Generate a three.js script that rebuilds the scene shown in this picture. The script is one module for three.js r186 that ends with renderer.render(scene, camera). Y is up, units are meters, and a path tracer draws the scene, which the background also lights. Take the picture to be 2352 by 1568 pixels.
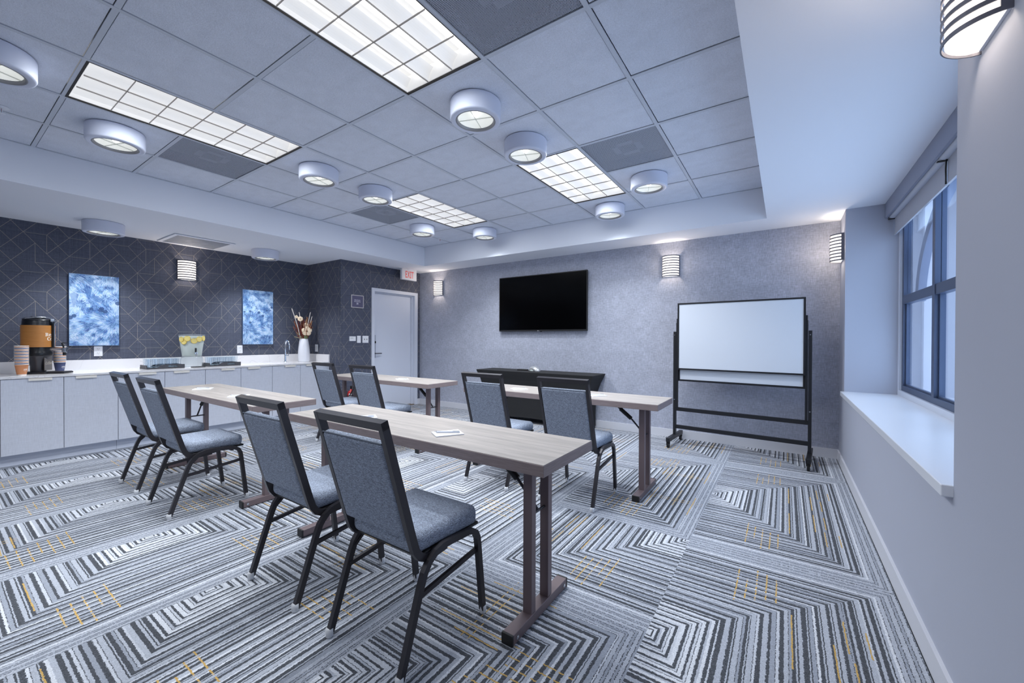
import * as THREE from 'three';
import { RoundedBoxGeometry } from 'three/addons/geometries/RoundedBoxGeometry.js';
import { mergeGeometries, mergeVertices } from 'three/addons/utils/BufferGeometryUtils.js';
import { RectAreaLightUniformsLib } from 'three/addons/lights/RectAreaLightUniformsLib.js';

// ------------------------------------------------------------------ camera, sky, exposure
RectAreaLightUniformsLib.init();
const scene = new THREE.Scene();
const renderer = new THREE.WebGLRenderer({ antialias: true });
renderer.toneMapping = THREE.LinearToneMapping;
renderer.toneMappingExposure = 1.0;
renderer.shadowMap.enabled = true;

const CAM = { f: 924.96, pitch: 0.00596, yaw: 0.59548, roll: 0.00378, h: 1.2159 };
const camera = new THREE.PerspectiveCamera(2 * Math.atan(784 / CAM.f) * 180 / Math.PI, 2352 / 1568, 0.05, 200);
{
  const { pitch, yaw, roll, h } = CAM, c = Math.cos(yaw), s = Math.sin(yaw);
  const fwd = new THREE.Vector3(-s, 0, -c), right0 = new THREE.Vector3(c, 0, -s), up0 = new THREE.Vector3(0, 1, 0);
  const F = fwd.clone().multiplyScalar(Math.cos(pitch)).addScaledVector(up0, -Math.sin(pitch));
  const U = up0.clone().multiplyScalar(Math.cos(pitch)).addScaledVector(fwd, Math.sin(pitch));
  const R2 = right0.clone().multiplyScalar(Math.cos(roll)).addScaledVector(U, Math.sin(roll));
  const U2 = U.clone().multiplyScalar(Math.cos(roll)).addScaledVector(right0, -Math.sin(roll));
  camera.matrixAutoUpdate = true;
  camera.position.set(0, h, 0);
  camera.quaternion.setFromRotationMatrix(new THREE.Matrix4().makeBasis(R2, U2, F.clone().negate()));
}
// daylight: a pale blue overcast sky, seen and entering only through the window
scene.background = new THREE.Color().setRGB(0.50, 0.70, 1.0);
scene.backgroundIntensity = 3.5;
const TROFFER_LIGHT = 8.8, DRUM_LIGHT = 6.8, SCONCE_LIGHT = 0.5;
const LAMP = new THREE.Color().setRGB(0.90, 0.95, 1.0), WARM = new THREE.Color().setRGB(1.0, 0.84, 0.68);

// ------------------------------------------------------------------ helpers
let seed = 12345;
const rnd = () => { seed = (seed * 1664525 + 1013904223) >>> 0; return seed / 4294967296; };
const rr = (a, b) => a + (b - a) * rnd();
const S = (r, g, b) => new THREE.Color().setRGB(r / 255, g / 255, b / 255, THREE.SRGBColorSpace);
const used = new Map();
function numbered(name) { const n = used.get(name) ?? 0; used.set(name, n + 1); return n ? `${name}_${String(n).padStart(3, '0')}` : name; }
function place(o, parent) { o.castShadow = o.receiveShadow = true; (parent ?? scene).add(o); return o; }
function part(name, geo, mat, parent) { const m = new THREE.Mesh(Array.isArray(geo) ? merge(geo) : geo, mat); m.name = name; return place(m, parent); }
function thing(name, label, category, [x, y, z] = [0, 0, 0], turn = 0, group) {
  const o = new THREE.Group(); o.name = numbered(name); scene.add(o);
  o.position.set(x, y, z); o.rotation.y = turn; o.userData = { label, category };
  if (group) o.userData.group = group;
  return o;
}
function single(name, geo, mat, label, category, [x, y, z] = [0, 0, 0], group) {
  const m = part(numbered(name), geo, mat); m.position.set(x, y, z); m.userData = { label, category };
  if (group) m.userData.group = group;
  return m;
}
function struct(name, geo, mat) {
  const m = geo ? part(numbered(name), geo, mat) : new THREE.Group();
  if (!geo) { m.name = numbered(name); scene.add(m); }
  m.userData.kind = 'structure'; return m;
}
function dup(root, [x, y, z], label, turn) {
  const r = root.clone(); r.name = numbered(root.name.replace(/_\d{3}$/, '')); scene.add(r); r.position.set(x, y, z);
  r.userData = { ...root.userData }; if (label) r.userData.label = label; if (turn !== undefined) r.rotation.y = turn;
  return r;
}
function merge(list) {
  const L = list.map((g) => { const q = g.index ? g.toNonIndexed() : g; for (const k of Object.keys(q.attributes)) if (!['position', 'normal', 'uv'].includes(k)) q.deleteAttribute(k); return q; });
  return mergeGeometries(L);
}
// box given by its extents: x0..x1, y0..y1, Z0..Z1 (Z counts from the camera towards the back wall; three's z is -Z)
function ext(x0, x1, y0, y1, Z0, Z1) { const g = new THREE.BoxGeometry(x1 - x0, y1 - y0, Z1 - Z0); g.translate((x0 + x1) / 2, (y0 + y1) / 2, -(Z0 + Z1) / 2); return uvm(g); }
function bx(w, h, d, x = 0, y = 0, z = 0) { const g = new THREE.BoxGeometry(w, h, d); g.translate(x, y, z); return uvm(g); }
function rb(w, h, d, r, x = 0, y = 0, z = 0, seg = 2) { const g = new RoundedBoxGeometry(w, h, d, seg, r); g.translate(x, y, z); return uvm(g); }
function cyl(r0, r1, h, n, x = 0, y = 0, z = 0) { const g = new THREE.CylinderGeometry(r0, r1, h, n); g.translate(x, y, z); return g; }
// uv in metres, by the way each face points
function uvm(g, k = 1) {
  const p = g.attributes.position, n = g.attributes.normal, uv = new Float32Array(p.count * 2);
  for (let i = 0; i < p.count; i++) {
    const ax = Math.abs(n.getX(i)), ay = Math.abs(n.getY(i)), az = Math.abs(n.getZ(i));
    let u, v;
    if (ay >= ax && ay >= az) { u = p.getX(i); v = -p.getZ(i); } else if (ax >= az) { u = -p.getZ(i); v = p.getY(i); } else { u = p.getX(i); v = p.getY(i); }
    uv[2 * i] = u * k; uv[2 * i + 1] = v * k;
  }
  g.setAttribute('uv', new THREE.BufferAttribute(uv, 2)); return g;
}
// a tube of rectangular section swept along points; `side` is the direction that stays level, w its width, t the depth in the plane of the bend
function sweep(points, side, w, t, closed = false) {
  const P = points.map((p) => new THREE.Vector3(...p)), s = new THREE.Vector3(...side).normalize(), pos = [], n = P.length;
  const rings = P.map((p, i) => {
    const a = P[closed ? (i + n - 1) % n : Math.max(0, i - 1)], b = P[closed ? (i + 1) % n : Math.min(n - 1, i + 1)];
    const T = b.clone().sub(a).normalize(), N = new THREE.Vector3().crossVectors(s, T).normalize();
    const at = (x, y) => p.clone().addScaledVector(s, x * w / 2).addScaledVector(N, y * t / 2);
    return [at(-1, -1), at(1, -1), at(1, 1), at(-1, 1)];
  });
  const quad = (a, b, c, d) => { for (const v of [a, b, c, a, c, d]) pos.push(v.x, v.y, v.z); };
  for (let i = 0; i < (closed ? n : n - 1); i++) { const A = rings[i], B = rings[(i + 1) % n]; for (let k = 0; k < 4; k++) quad(A[k], A[(k + 1) % 4], B[(k + 1) % 4], B[k]); }
  if (!closed) { quad(rings[0][3], rings[0][2], rings[0][1], rings[0][0]); quad(...rings[n - 1]); }
  const g = new THREE.BufferGeometry(); g.setAttribute('position', new THREE.Float32BufferAttribute(pos, 3)); g.computeVertexNormals(); return uvm(g);
}
function tube(points, r, n = 8, seg = 24) { return new THREE.TubeGeometry(new THREE.CatmullRomCurve3(points.map((p) => new THREE.Vector3(...p))), seg, r, n); }
function lathe(pts, n = 32) { return new THREE.LatheGeometry(pts.map(([x, y]) => new THREE.Vector2(x, y)), n); }
function rod(a, b, r, n = 8) {
  const A = new THREE.Vector3(...a), B = new THREE.Vector3(...b), d = B.clone().sub(A), g = new THREE.CylinderGeometry(r, r, d.length(), n);
  g.applyQuaternion(new THREE.Quaternion().setFromUnitVectors(new THREE.Vector3(0, 1, 0), d.clone().normalize())); g.translate(...A.add(B).multiplyScalar(0.5).toArray()); return g;
}

// ------------------------------------------------------------------ textures
function hash(x, y) { let h = (x * 374761393 + y * 668265263) | 0; h = Math.imul(h ^ (h >>> 13), 1274126177); return ((h ^ (h >>> 16)) >>> 0) / 4294967296; }
function vnoise(x, y, px, py) { // value noise, periodic in px, py
  const xi = Math.floor(x), yi = Math.floor(y), fx = x - xi, fy = y - yi, m = (a, b) => ((a % b) + b) % b;
  const a = hash(m(xi, px), m(yi, py)), b = hash(m(xi + 1, px), m(yi, py)), c = hash(m(xi, px), m(yi + 1, py)), d = hash(m(xi + 1, px), m(yi + 1, py));
  const u = fx * fx * (3 - 2 * fx), v = fy * fy * (3 - 2 * fy);
  return (a + (b - a) * u) * (1 - v) + (c + (d - c) * u) * v;
}
function dataTex(w, h, fn, { srgb = true, mx = 1, my = 1 } = {}) {
  const d = new Uint8Array(w * h * 4);
  for (let j = 0; j < h; j++) for (let i = 0; i < w; i++) {
    const c = fn(i, j), k = 4 * (j * w + i);
    d[k] = c[0] < 0 ? 0 : c[0] > 255 ? 255 : c[0]; d[k + 1] = c[1] < 0 ? 0 : c[1] > 255 ? 255 : c[1]; d[k + 2] = c[2] < 0 ? 0 : c[2] > 255 ? 255 : c[2]; d[k + 3] = 255;
  }
  const t = new THREE.DataTexture(d, w, h); t.magFilter = THREE.LinearFilter; t.minFilter = THREE.LinearMipmapLinearFilter; t.generateMipmaps = true;
  t.wrapS = t.wrapT = THREE.RepeatWrapping; t.repeat.set(1 / mx, 1 / my); if (srgb) t.colorSpace = THREE.SRGBColorSpace; t.needsUpdate = true; return t;
}
function grey(w, h, fn, o = {}) { return dataTex(w, h, (i, j) => { const v = fn(i, j); return [v, v, v]; }, { srgb: false, ...o }); }
function canvasTex(w, h, draw, { mx = 1, my = 1 } = {}) {
  const c = document.createElement('canvas'); c.width = w; c.height = h; draw(c.getContext('2d'), w, h);
  const t = new THREE.CanvasTexture(c); t.colorSpace = THREE.SRGBColorSpace; t.wrapS = t.wrapT = THREE.RepeatWrapping; t.repeat.set(1 / mx, 1 / my); return t;
}
const std = (o) => new THREE.MeshStandardMaterial(o), phy = (o) => new THREE.MeshPhysicalMaterial(o);

// carpet: one square of the pattern, mitred stripes around the corner u = v = 0
const SQ = 0.915;
const PILE = [[222, 225, 232], [184, 189, 200], [160, 166, 178], [68, 71, 77], [206, 210, 219]];
function stripes(r) { // [from, to, yarn] outwards from the corner
  const L = []; let s = 0; const add = (w, k) => { L.push([s, s + w, k]); s += w; };
  add(0.018, 0); add(0.006, 3);
  while (s < SQ + 0.05) {
    const f = s / SQ;
    if (f < 0.24) { add(0.008 + 0.008 * r(), r() < 0.7 ? 0 : 4); add(0.0025, 3.5); add(0.005 + 0.005 * r(), 3); add(0.006 + 0.006 * r(), r() < 0.5 ? 1 : 4); if (r() < 0.6) add(0.0025, 3.5); }
    else if (f < 0.90) {
      add(0.008 + 0.008 * r(), 3); if (r() < 0.45) { add(0.004 + 0.003 * r(), 1); add(0.003 + 0.002 * r(), 3); }
      add(0.009 + 0.011 * r(), r() < 0.75 ? 1 : 2); if (r() < 0.6) add(0.0025, 3.5); if (r() < 0.45) { add(0.006 + 0.005 * r(), r() < 0.6 ? 0 : 4); add(0.0025, 3.5); } else if (r() < 0.5) add(0.006 + 0.008 * r(), 2);
    } else { add(0.012 + 0.006 * r(), 1); add(0.003, 3.5); add(0.009, 2); add(0.003, 3.5); }
  }
  return L;
}
function carpetTexture(variant) {
  let sd = 99 + variant * 7919; const r = () => { sd = (sd * 1664525 + 1013904223) >>> 0; return sd / 4294967296; };
  const L = stripes(r), N = 1024, S_ = SQ + 0.04, tab = new Float32Array(4096);
  { let k = 0; for (let i = 0; i < 4096; i++) { const q = i / 4096 * S_; while (k < L.length - 1 && L[k][1] < q) k++; tab[i] = L[k][2]; } }
  const at = (q) => tab[Math.max(0, Math.min(4095, Math.floor(q / S_ * 4096)))];
  // yellow yarns: runs along the stripes of one arm, rows of dashes across the stripes of the other
  const runs = [], dashes = [];
  for (let k = 0; k < 5; k++) { const q = 0.42 + 0.48 * r(), a = 0.04 + 0.55 * q * r(); runs.push([q, a, a + 0.16 + 0.2 * r()]); }
  const d0 = 0.10 + 0.22 * r(), nd = 5 + Math.floor(3 * r());
  for (let k = 0; k < nd; k++) dashes.push([d0 + k * 0.041, 0.40 + 0.06 * r() + 0.02 * k, 0.66 + 0.16 * r()]);
  const e0 = 0.12 + 0.3 * r(), cross = [[e0, 0.45, 0.9], [e0 + 0.036, 0.45, 0.9]];
  const wob = (x, k) => (vnoise(x * 130, k, 4096, 4096) - 0.5) * 0.0030;
  return dataTex(N, N, (i, j) => {
    const u = (i + 0.5) / N * SQ, v = (j + 0.5) / N * SQ, isB = u > v, q = isB ? u : v, a = isB ? v : u, ss = q + wob(a, (isB ? 3 : 40) + Math.floor(q * 90));
    let k = at(ss), gold = false;
    const n = hash(i, j), tuft = vnoise(i / 2.6, j / 2.6, 394, 394);
    if (k === 3.5) k = vnoise(a * 260, q * 90, 4096, 4096) > 0.30 ? 3 : 1;
    if (isB) { for (const [y, p, e] of runs) if (Math.abs(ss - y) < 0.0027 && a > p && a < e) gold = true; if (variant !== 0) for (const [y, p, e] of cross) if (Math.abs(a - y) < 0.0026 && q > p && q < e && (k === 3 || vnoise(q * 60, 5, 4096, 9) > 0.62)) gold = true; }
    else for (const [y, p, e] of dashes) if (Math.abs(a - y + wob(q, 77)) < 0.0029 && q > p && q < e && (k === 3 || vnoise(q * 70, y * 1000, 4096, 4096) > 0.45)) gold = true;
    let c = PILE[k];
    if (gold) c = [208, 170, 98];
    let m = 0.86 + 0.16 * tuft + 0.14 * (n - 0.5);
    if (k === 3 && !gold) m = 0.62 + 0.5 * tuft + 0.75 * (n > 0.80 ? n - 0.3 : n * 0.4);
    return [c[0] * m, c[1] * m, c[2] * m];
  });
}
const carpetBump = grey(512, 512, (i, j) => 70 + 110 * vnoise(i / 2.2, j / 2.2, 233, 233) + 70 * hash(i, j), { mx: 1, my: 1 });
carpetBump.repeat.set(2, 2);
const carpetMats = [0, 1, 2].map((v) => std({ map: carpetTexture(v), bumpMap: carpetBump, bumpScale: 0.0035, roughness: 0.97 }));

// dark wallpaper with thin metallic lines: 16 by 6 units of 0.0815 m by 0.1025 m
const WPX = 0.0815, WPY = 0.1025;
const wallpaper = canvasTex(1536, 726, (g, w, h) => {
  const ux = w / 16, uy = h / 6;
  g.fillStyle = 'rgb(76,81,98)'; g.fillRect(0, 0, w, h);
  for (let k = 0; k < 2600; k++) { const v = rr(-9, 9); g.fillStyle = `rgba(${v > 0 ? '112,116,134' : '36,40,54'},${Math.abs(v) / 60})`; if (k % 2) g.fillRect(rnd() * w, 0, 1 + rnd() * 2, h); else g.fillRect(0, rnd() * h, w, 1 + rnd() * 1.5); }
  for (let k = 0; k < 16000; k++) { g.fillStyle = rnd() > 0.5 ? 'rgba(104,108,126,0.16)' : 'rgba(38,42,56,0.16)'; if (k % 2) g.fillRect(rnd() * w, rnd() * h, 2, 10 + rnd() * 40); else g.fillRect(rnd() * w, rnd() * h, 10 + rnd() * 40, 2); }
  g.strokeStyle = 'rgb(160,151,140)'; g.lineWidth = 3.0; g.lineCap = 'round';
  const seg = (a, v, b, q) => { for (const dx of [-16, 0, 16]) for (const dy of [-12, -6, 0, 6]) { g.beginPath(); g.moveTo((a + dx) * ux, (v + dy) * uy); g.lineTo((b + dx) * ux, (q + dy) * uy); g.stroke(); } };
  for (const [a, v, n] of [[6, 0, 6], [8, 0, 2], [9, 5, 1], [12, 0, 2], [13, 5, 1], [14, 0, 4], [0, 0, 2], [6, 2, 4], [11, 1, 3], [12, 4, 4], [15, 3, 3], [3, 5, 3], [4, 2, 1], [1, 5, 1], [2, 4, 1]]) seg(a, v, a + n, v + n);
  for (const [a, v, n] of [[2, 6, 5], [4, 2, 3], [8, 2, 2], [7, 5, 6], [9, 5, 6], [8, 6, 1], [12, 4, 2], [12, 6, 2], [13, 7, 4], [16, 6, 1], [16, 8, 2], [6, 4, 1], [14, 8, 1], [13, 9, 1], [0, 2, 2], [1, 3, 4], [0, 4, 1], [2, 4, 2]]) seg(a, v, a + n, v - n);
  for (const [a, v] of [[14, 0], [15, 3], [14, 4], [2, 0], [2, 2], [6, 0], [6, 2], [10, 0], [9, 3], [9, 5], [10, 4]]) seg(a, v, a + 2, v);
  for (const [a, v] of [[0, 0], [15, 1], [1, 3], [4, 0], [6, 2], [10, 0], [9, 3], [11, 1]]) seg(a, v, a, v + 2);
}, { mx: 16 * WPX, my: 6 * WPY });
wallpaper.offset.set(-0.785 / (16 * WPX), -2.32 / (6 * WPY));
const weaveBump = grey(512, 512, (i, j) => 128 + 60 * (vnoise(i / 2.4, j / 14, 213, 36) - 0.5) + 60 * (vnoise(i / 14, j / 2.4, 36, 213) - 0.5) + 30 * (hash(i, j) - 0.5), { mx: 0.5, my: 0.5 });
const wallpaperMat = std({ map: wallpaper, bumpMap: weaveBump, bumpScale: 0.0008, roughness: 0.72 });
// grey woven wallcovering of the back wall
const weaveMap = dataTex(1024, 1024, (i, j) => {
  const a = vnoise(i / 2.1, j / 26, 487, 39), b = vnoise(i / 26, j / 2.1, 39, 487), c = vnoise(i / 90, j / 90, 11, 11), n = hash(i, j);
  const v = 0.90 + 0.15 * (a - 0.5) + 0.15 * (b - 0.5) + 0.04 * (c - 0.5) + 0.12 * (n - 0.5);
  return [186 * v, 190 * v, 206 * v];
}, { mx: 1.0, my: 1.0 });
const weaveMat = std({ map: weaveMap, bumpMap: weaveBump, bumpScale: 0.0005, roughness: 0.9 });
// ceiling tile: white mineral fibre with a fine stippled face
const tileBump = grey(512, 512, (i, j) => 90 + 100 * vnoise(i / 3.4, j / 3.4, 150, 150) + 60 * vnoise(i / 1.6, j / 1.6, 320, 320), { mx: 0.6, my: 0.6 });
const tileMap = dataTex(512, 512, (i, j) => { const v = 0.95 + 0.07 * (vnoise(i / 2.6, j / 2.6, 197, 197) - 0.5) + 0.03 * (vnoise(i / 60, j / 60, 9, 9) - 0.5) - (hash(i >> 1, j >> 1) > 0.9985 ? 0.18 : 0); return [228 * v, 234 * v, 248 * v]; }, { mx: 0.6, my: 0.6 });
const M = {};
M.tile = std({ map: tileMap, bumpMap: tileBump, bumpScale: 0.0022, roughness: 0.96 });
const paintBump = grey(256, 256, (i, j) => 128 + 50 * (vnoise(i / 4, j / 4, 64, 64) - 0.5) + 24 * (hash(i, j) - 0.5), { mx: 0.25, my: 0.25 });
M.soffit = std({ color: S(228, 232, 242), bumpMap: paintBump, bumpScale: 0.0003, roughness: 0.92 });
M.paint = std({ color: S(174, 178, 192), bumpMap: paintBump, bumpScale: 0.0003, roughness: 0.80 });
M.trim = std({ color: S(206, 207, 214), roughness: 0.5 });
M.grid = std({ color: S(200, 206, 218), roughness: 0.6 });
M.white = std({ color: S(224, 228, 238), roughness: 0.45 });
M.body = std({ color: S(214, 219, 236), roughness: 0.42 });
M.black = std({ color: S(20, 20, 22), roughness: 0.5 });
M.frame = std({ color: S(62, 60, 64), roughness: 0.32, metalness: 0.5 });
M.brown = std({ color: S(116, 101, 103), roughness: 0.42, metalness: 0.15 });
M.steel = std({ color: S(190, 194, 200), roughness: 0.22, metalness: 1 });
M.chrome = std({ color: S(226, 229, 234), roughness: 0.08, metalness: 1 });
M.alu = std({ color: S(244, 238, 228), roughness: 0.4, metalness: 0.1 });
// tabletop laminate: fine straight grain along the length
const woodMap = dataTex(1024, 512, (i, j) => {
  const g1 = vnoise(i / 150, j / 2.1, 7, 244), g2 = vnoise(i / 60, j / 5, 17, 102), g3 = vnoise(i / 300, j / 26, 3, 20), n = hash(i >> 2, j);
  const v = 0.92 + 0.15 * (g1 - 0.5) + 0.07 * (g2 - 0.5) + 0.10 * (g3 - 0.5) + 0.03 * (n - 0.5);
  return [174 * v, 166 * v, 160 * v];
}, { mx: 1.0, my: 0.5 });
M.wood = std({ map: woodMap, roughness: 0.42 });
const edgeMap = dataTex(512, 64, (i, j) => { const v = 0.95 + 0.10 * (vnoise(i / 40, j / 3, 13, 21) - 0.5) - (hash(i >> 1, j >> 1) > 0.9992 ? -0.25 : 0); return [146 * v, 131 * v, 130 * v]; }, { mx: 0.5, my: 0.0625 });
M.edge = std({ map: edgeMap, roughness: 0.48 });
// chair upholstery: short wavy ribs
const fabA = (i, j) => { const w = j + 3.2 * (vnoise(i / 9, j / 20, 57, 26) - 0.5) * 2; return vnoise(i / 11, w / 2.2, 47, 233); };
const fabricMap = dataTex(512, 512, (i, j) => { const v = 0.66 + 0.52 * fabA(i, j) + 0.12 * (hash(i, j) - 0.5); return [152 * v, 162 * v, 180 * v]; }, { mx: 0.26, my: 0.26 });
const fabricBump = grey(512, 512, (i, j) => 40 + 190 * fabA(i, j), { mx: 0.26, my: 0.26 });
M.fabric = std({ map: fabricMap, bumpMap: fabricBump, bumpScale: 0.0014, roughness: 0.82 });
// cabinet laminate: pale linen print
const linenMap = dataTex(512, 512, (i, j) => { const v = 0.97 + 0.06 * (vnoise(i / 1.8, j / 40, 284, 13) - 0.5) + 0.05 * (vnoise(i / 40, j / 1.8, 13, 284) - 0.5); return [214 * v, 218 * v, 230 * v]; }, { mx: 0.4, my: 0.4 });
M.linen = std({ map: linenMap, roughness: 0.55 });
// white quartz with grey veins
const marbleMap = canvasTex(2048, 512, (g, w, h) => {
  g.fillStyle = 'rgb(236,234,236)'; g.fillRect(0, 0, w, h);
  for (let k = 0; k < 26; k++) {
    let x = rnd() * w, y = rnd() * h, a = rr(-0.9, 0.9); const t = rr(1, 4), al = rr(0.10, 0.45);
    for (let s = 0; s < 60; s++) { const nx = x + Math.cos(a) * 9, ny = y + Math.sin(a) * 9; g.strokeStyle = `rgba(150,144,146,${al})`; g.lineWidth = t * rr(0.5, 1.2); g.beginPath(); g.moveTo(x, y); g.lineTo(nx, ny); g.stroke(); x = nx; y = ny; a += rr(-0.45, 0.45); }
  }
}, { mx: 2.4, my: 0.6 });
M.marble = phy({ map: marbleMap, roughness: 0.18, clearcoat: 0.3 });
M.glass = phy({ color: 0xffffff, transmission: 1, thickness: 0, roughness: 0.02, ior: 1.5 });
M.tumbler = phy({ color: S(241, 245, 248), transmission: 1, thickness: 0, roughness: 0, ior: 1.7 });
M.acrylic = phy({ color: S(240, 244, 246), transmission: 0.9, thickness: 0, roughness: 0.05, ior: 1.49 });
M.glow = std({ color: 0xffffff, emissive: new THREE.Color(1, 1, 1), emissiveIntensity: 1.25, roughness: 0.9 });

// ------------------------------------------------------------------ room shell (metres)
const XL = -6.603, XD = -5.677, XR = 0.463, XW = 0.833, ZS = 3.664, ZB = 5.29, ZN = -3.7;
const SH = 2.438, CH = 2.75, CL = -5.035, CR = -0.158, T = 0.6096, GX = -1.3775, GZ = 2.3542, ZC = GZ + 4 * T, ZF = GZ - 9 * T;
const NIN = 1.912, NIF = 4.862, SILL = 0.738;

// floor: slab and carpet squares
{
  const floor = struct('floor', ext(XL - 0.2, 1.0, -0.12, -0.006, ZN - 0.2, ZB + 0.2), std({ color: S(90, 92, 98), roughness: 0.95 }));
  const X0 = -0.47, Z0 = 0.79;
  const special = { // column, row: [corner x 0 left / 1 right, corner z 0 near / 1 far, bold axis, variant]
    '0,4': [0, 1, 'x', 0], '0,3': [0, 0, 'x', 0], '0,2': [0, 1, 'x', 1], '0,1': [0, 0, 'x', 2], '0,0': [0, 1, 'x', 1], '0,-1': [0, 0, 'x', 0],
    '-1,4': [0, 1, 'x', 2], '-1,3': [0, 0, 'x', 1], '-1,2': [0, 1, 'x', 0], '-1,1': [1, 1, 'x', 2], '-1,0': [0, 0, 'z', 1], '-1,-1': [0, 1, 'z', 0],
  };
  const tileGeo = (cx, cz, ax, x0, x1, z0, z1) => {
    const g = new THREE.PlaneGeometry(x1 - x0, z1 - z0); g.rotateX(-Math.PI / 2); g.translate((x0 + x1) / 2, 0, -(z0 + z1) / 2);
    const p = g.attributes.position, uv = g.attributes.uv;
    for (let i = 0; i < p.count; i++) { const u = Math.abs(p.getX(i) - cx) / SQ, v = Math.abs(-p.getZ(i) - cz) / SQ; if (ax === 'x') uv.setXY(i, u, v); else uv.setXY(i, v, u); }
    return g;
  };
  for (let c = -7; c <= 0; c++) for (let r = -5; r <= 4; r++) {
    const xa = X0 + c * SQ, za = Z0 + r * SQ, x0 = Math.max(xa, XL), x1 = Math.min(xa + SQ, XR + 0.002), z0 = Math.max(za, ZN), z1 = Math.min(za + SQ, ZB);
    if (x1 - x0 < 0.01 || z1 - z0 < 0.01) continue;
    const [kx, kz, ax, va] = special[`${c},${r}`] ?? [0, ((r % 2) + 2) % 2 === 0 ? 0 : 1, c < -1 && r < 2 ? 'z' : (c + r) % 2 ? 'x' : 'z', ((c * 5 + r * 3) % 3 + 3) % 3];
    const cx = kx ? xa + SQ : xa, cz = kz ? za + SQ : za;
    const vc = ((Math.round((cx - X0) / SQ) * 5 + Math.round((cz - Z0) / SQ) * 3) % 3 + 3) % 3; // squares around one centre share their stripes
    part('carpet_tile', tileGeo(cx, cz, ax, x0, x1, z0, z1), carpetMats[vc], floor);
  }
}
// walls
struct('wall_left', ext(XL - 0.15, XL, 0, CH + 0.1, ZN, ZS + 0.12), wallpaperMat);
struct('wall_alcove', ext(XL, XD, 0, SH + 0.02, ZS, ZS + 0.12), wallpaperMat);
const DZ0 = 4.272, DZ1 = 5.150, DTOP = 2.005;
struct('wall_entry', [ext(XD - 0.14, XD, 0, SH + 0.02, ZS + 0.12, DZ0 - 0.03), ext(XD - 0.14, XD, 0, SH + 0.02, DZ1 + 0.03, ZB), ext(XD - 0.14, XD, DTOP + 0.03, SH + 0.02, DZ0 - 0.03, DZ1 + 0.03)], wallpaperMat);
struct('wall_back', ext(XL - 0.15, 1.0, 0, CH + 0.1, ZB, ZB + 0.15), weaveMat);
struct('wall_right', [ext(XR, 0.92, 0, 0.70, ZN, ZB), ext(XR, 0.92, 0.70, SH + 0.02, ZN, NIN), ext(XR, 0.92, 0.70, SH + 0.02, NIF, ZB), ext(0.86, 0.92, 2.34, SH + 0.02, NIN, NIF)], M.paint);
struct('wall_rear', ext(XL - 0.15, 1.0, 0, CH + 0.1, ZN - 0.15, ZN), M.paint);
struct('baseboard_back', [ext(XD + 0.0, XR - 0.012, 0, 0.098, ZB - 0.014, ZB), ext(XD, XD + 0.012, 0, 0.098, DZ1 + 0.075, ZB - 0.014)], M.trim);
struct('baseboard_right', ext(XR - 0.014, XR, 0, 0.098, ZN, ZB), M.trim);
// ceiling: slab, dropped soffit around a tiled tray
{
  const ceiling = struct('ceiling', ext(XL - 0.15, 1.0, CH + 0.13, CH + 0.25, ZN - 0.15, ZB + 0.15), M.soffit);
  part('soffit', [ext(XL, CL, SH, CH + 0.13, ZN, ZB), ext(CR, 0.98, SH, CH + 0.13, ZN, ZB), ext(CL, CR, SH, CH + 0.13, ZC, ZB), ext(CL, CR, SH, CH + 0.13, ZN, ZF)], M.soffit, ceiling);
  const fix = new Set(['-4,-7', '-4,-6', '-1,-7', '-1,-6', '-4,-3', '-4,-2', '-1,-3', '-1,-2', '-1,1', '-1,2', '-4,1', '-4,2', '0,1', '-5,-2', '-5,1', '0,-2']);
  const tileGeo = rb(T - 0.030, 0.016, T - 0.030, 0.003, 0, 0, 0, 1);
  for (let i = -6; i <= 1; i++) for (let j = -9; j <= 3; j++) {
    if (fix.has(`${i},${j}`)) continue;
    const m = part('ceiling_tile', tileGeo, M.tile, ceiling); m.position.set(GX + (i + 0.5) * T, CH + 0.013 + 0.0006 * (((i * 7 + j * 3) % 3) - 1), -(GZ + (j + 0.5) * T));
    m.rotation.set(0.0006 * ((i * 5 + j) % 3), ((i + j) % 2) * Math.PI, 0.0006 * ((i + j * 5) % 3));
  }
  const W = 0.024;
  for (let i = -6; i <= 2; i++) part('grid_bar', bx(W, 0.006, ZC - ZF, GX + i * T, CH + 0.003, -(ZC + ZF) / 2), M.grid, ceiling);
  for (let j = -9; j <= 4; j++) for (let i = -6; i <= 1; i++) {
    if (((j === -2 || j === -6) && (i === -4 || i === -1)) || (j === 2 && (i === -4 || i === -1))) continue;
    part('grid_bar', bx(T - W, 0.005, W, GX + (i + 0.5) * T, CH + 0.0035, -(GZ + j * T)), M.grid, ceiling);
  }
}
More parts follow.
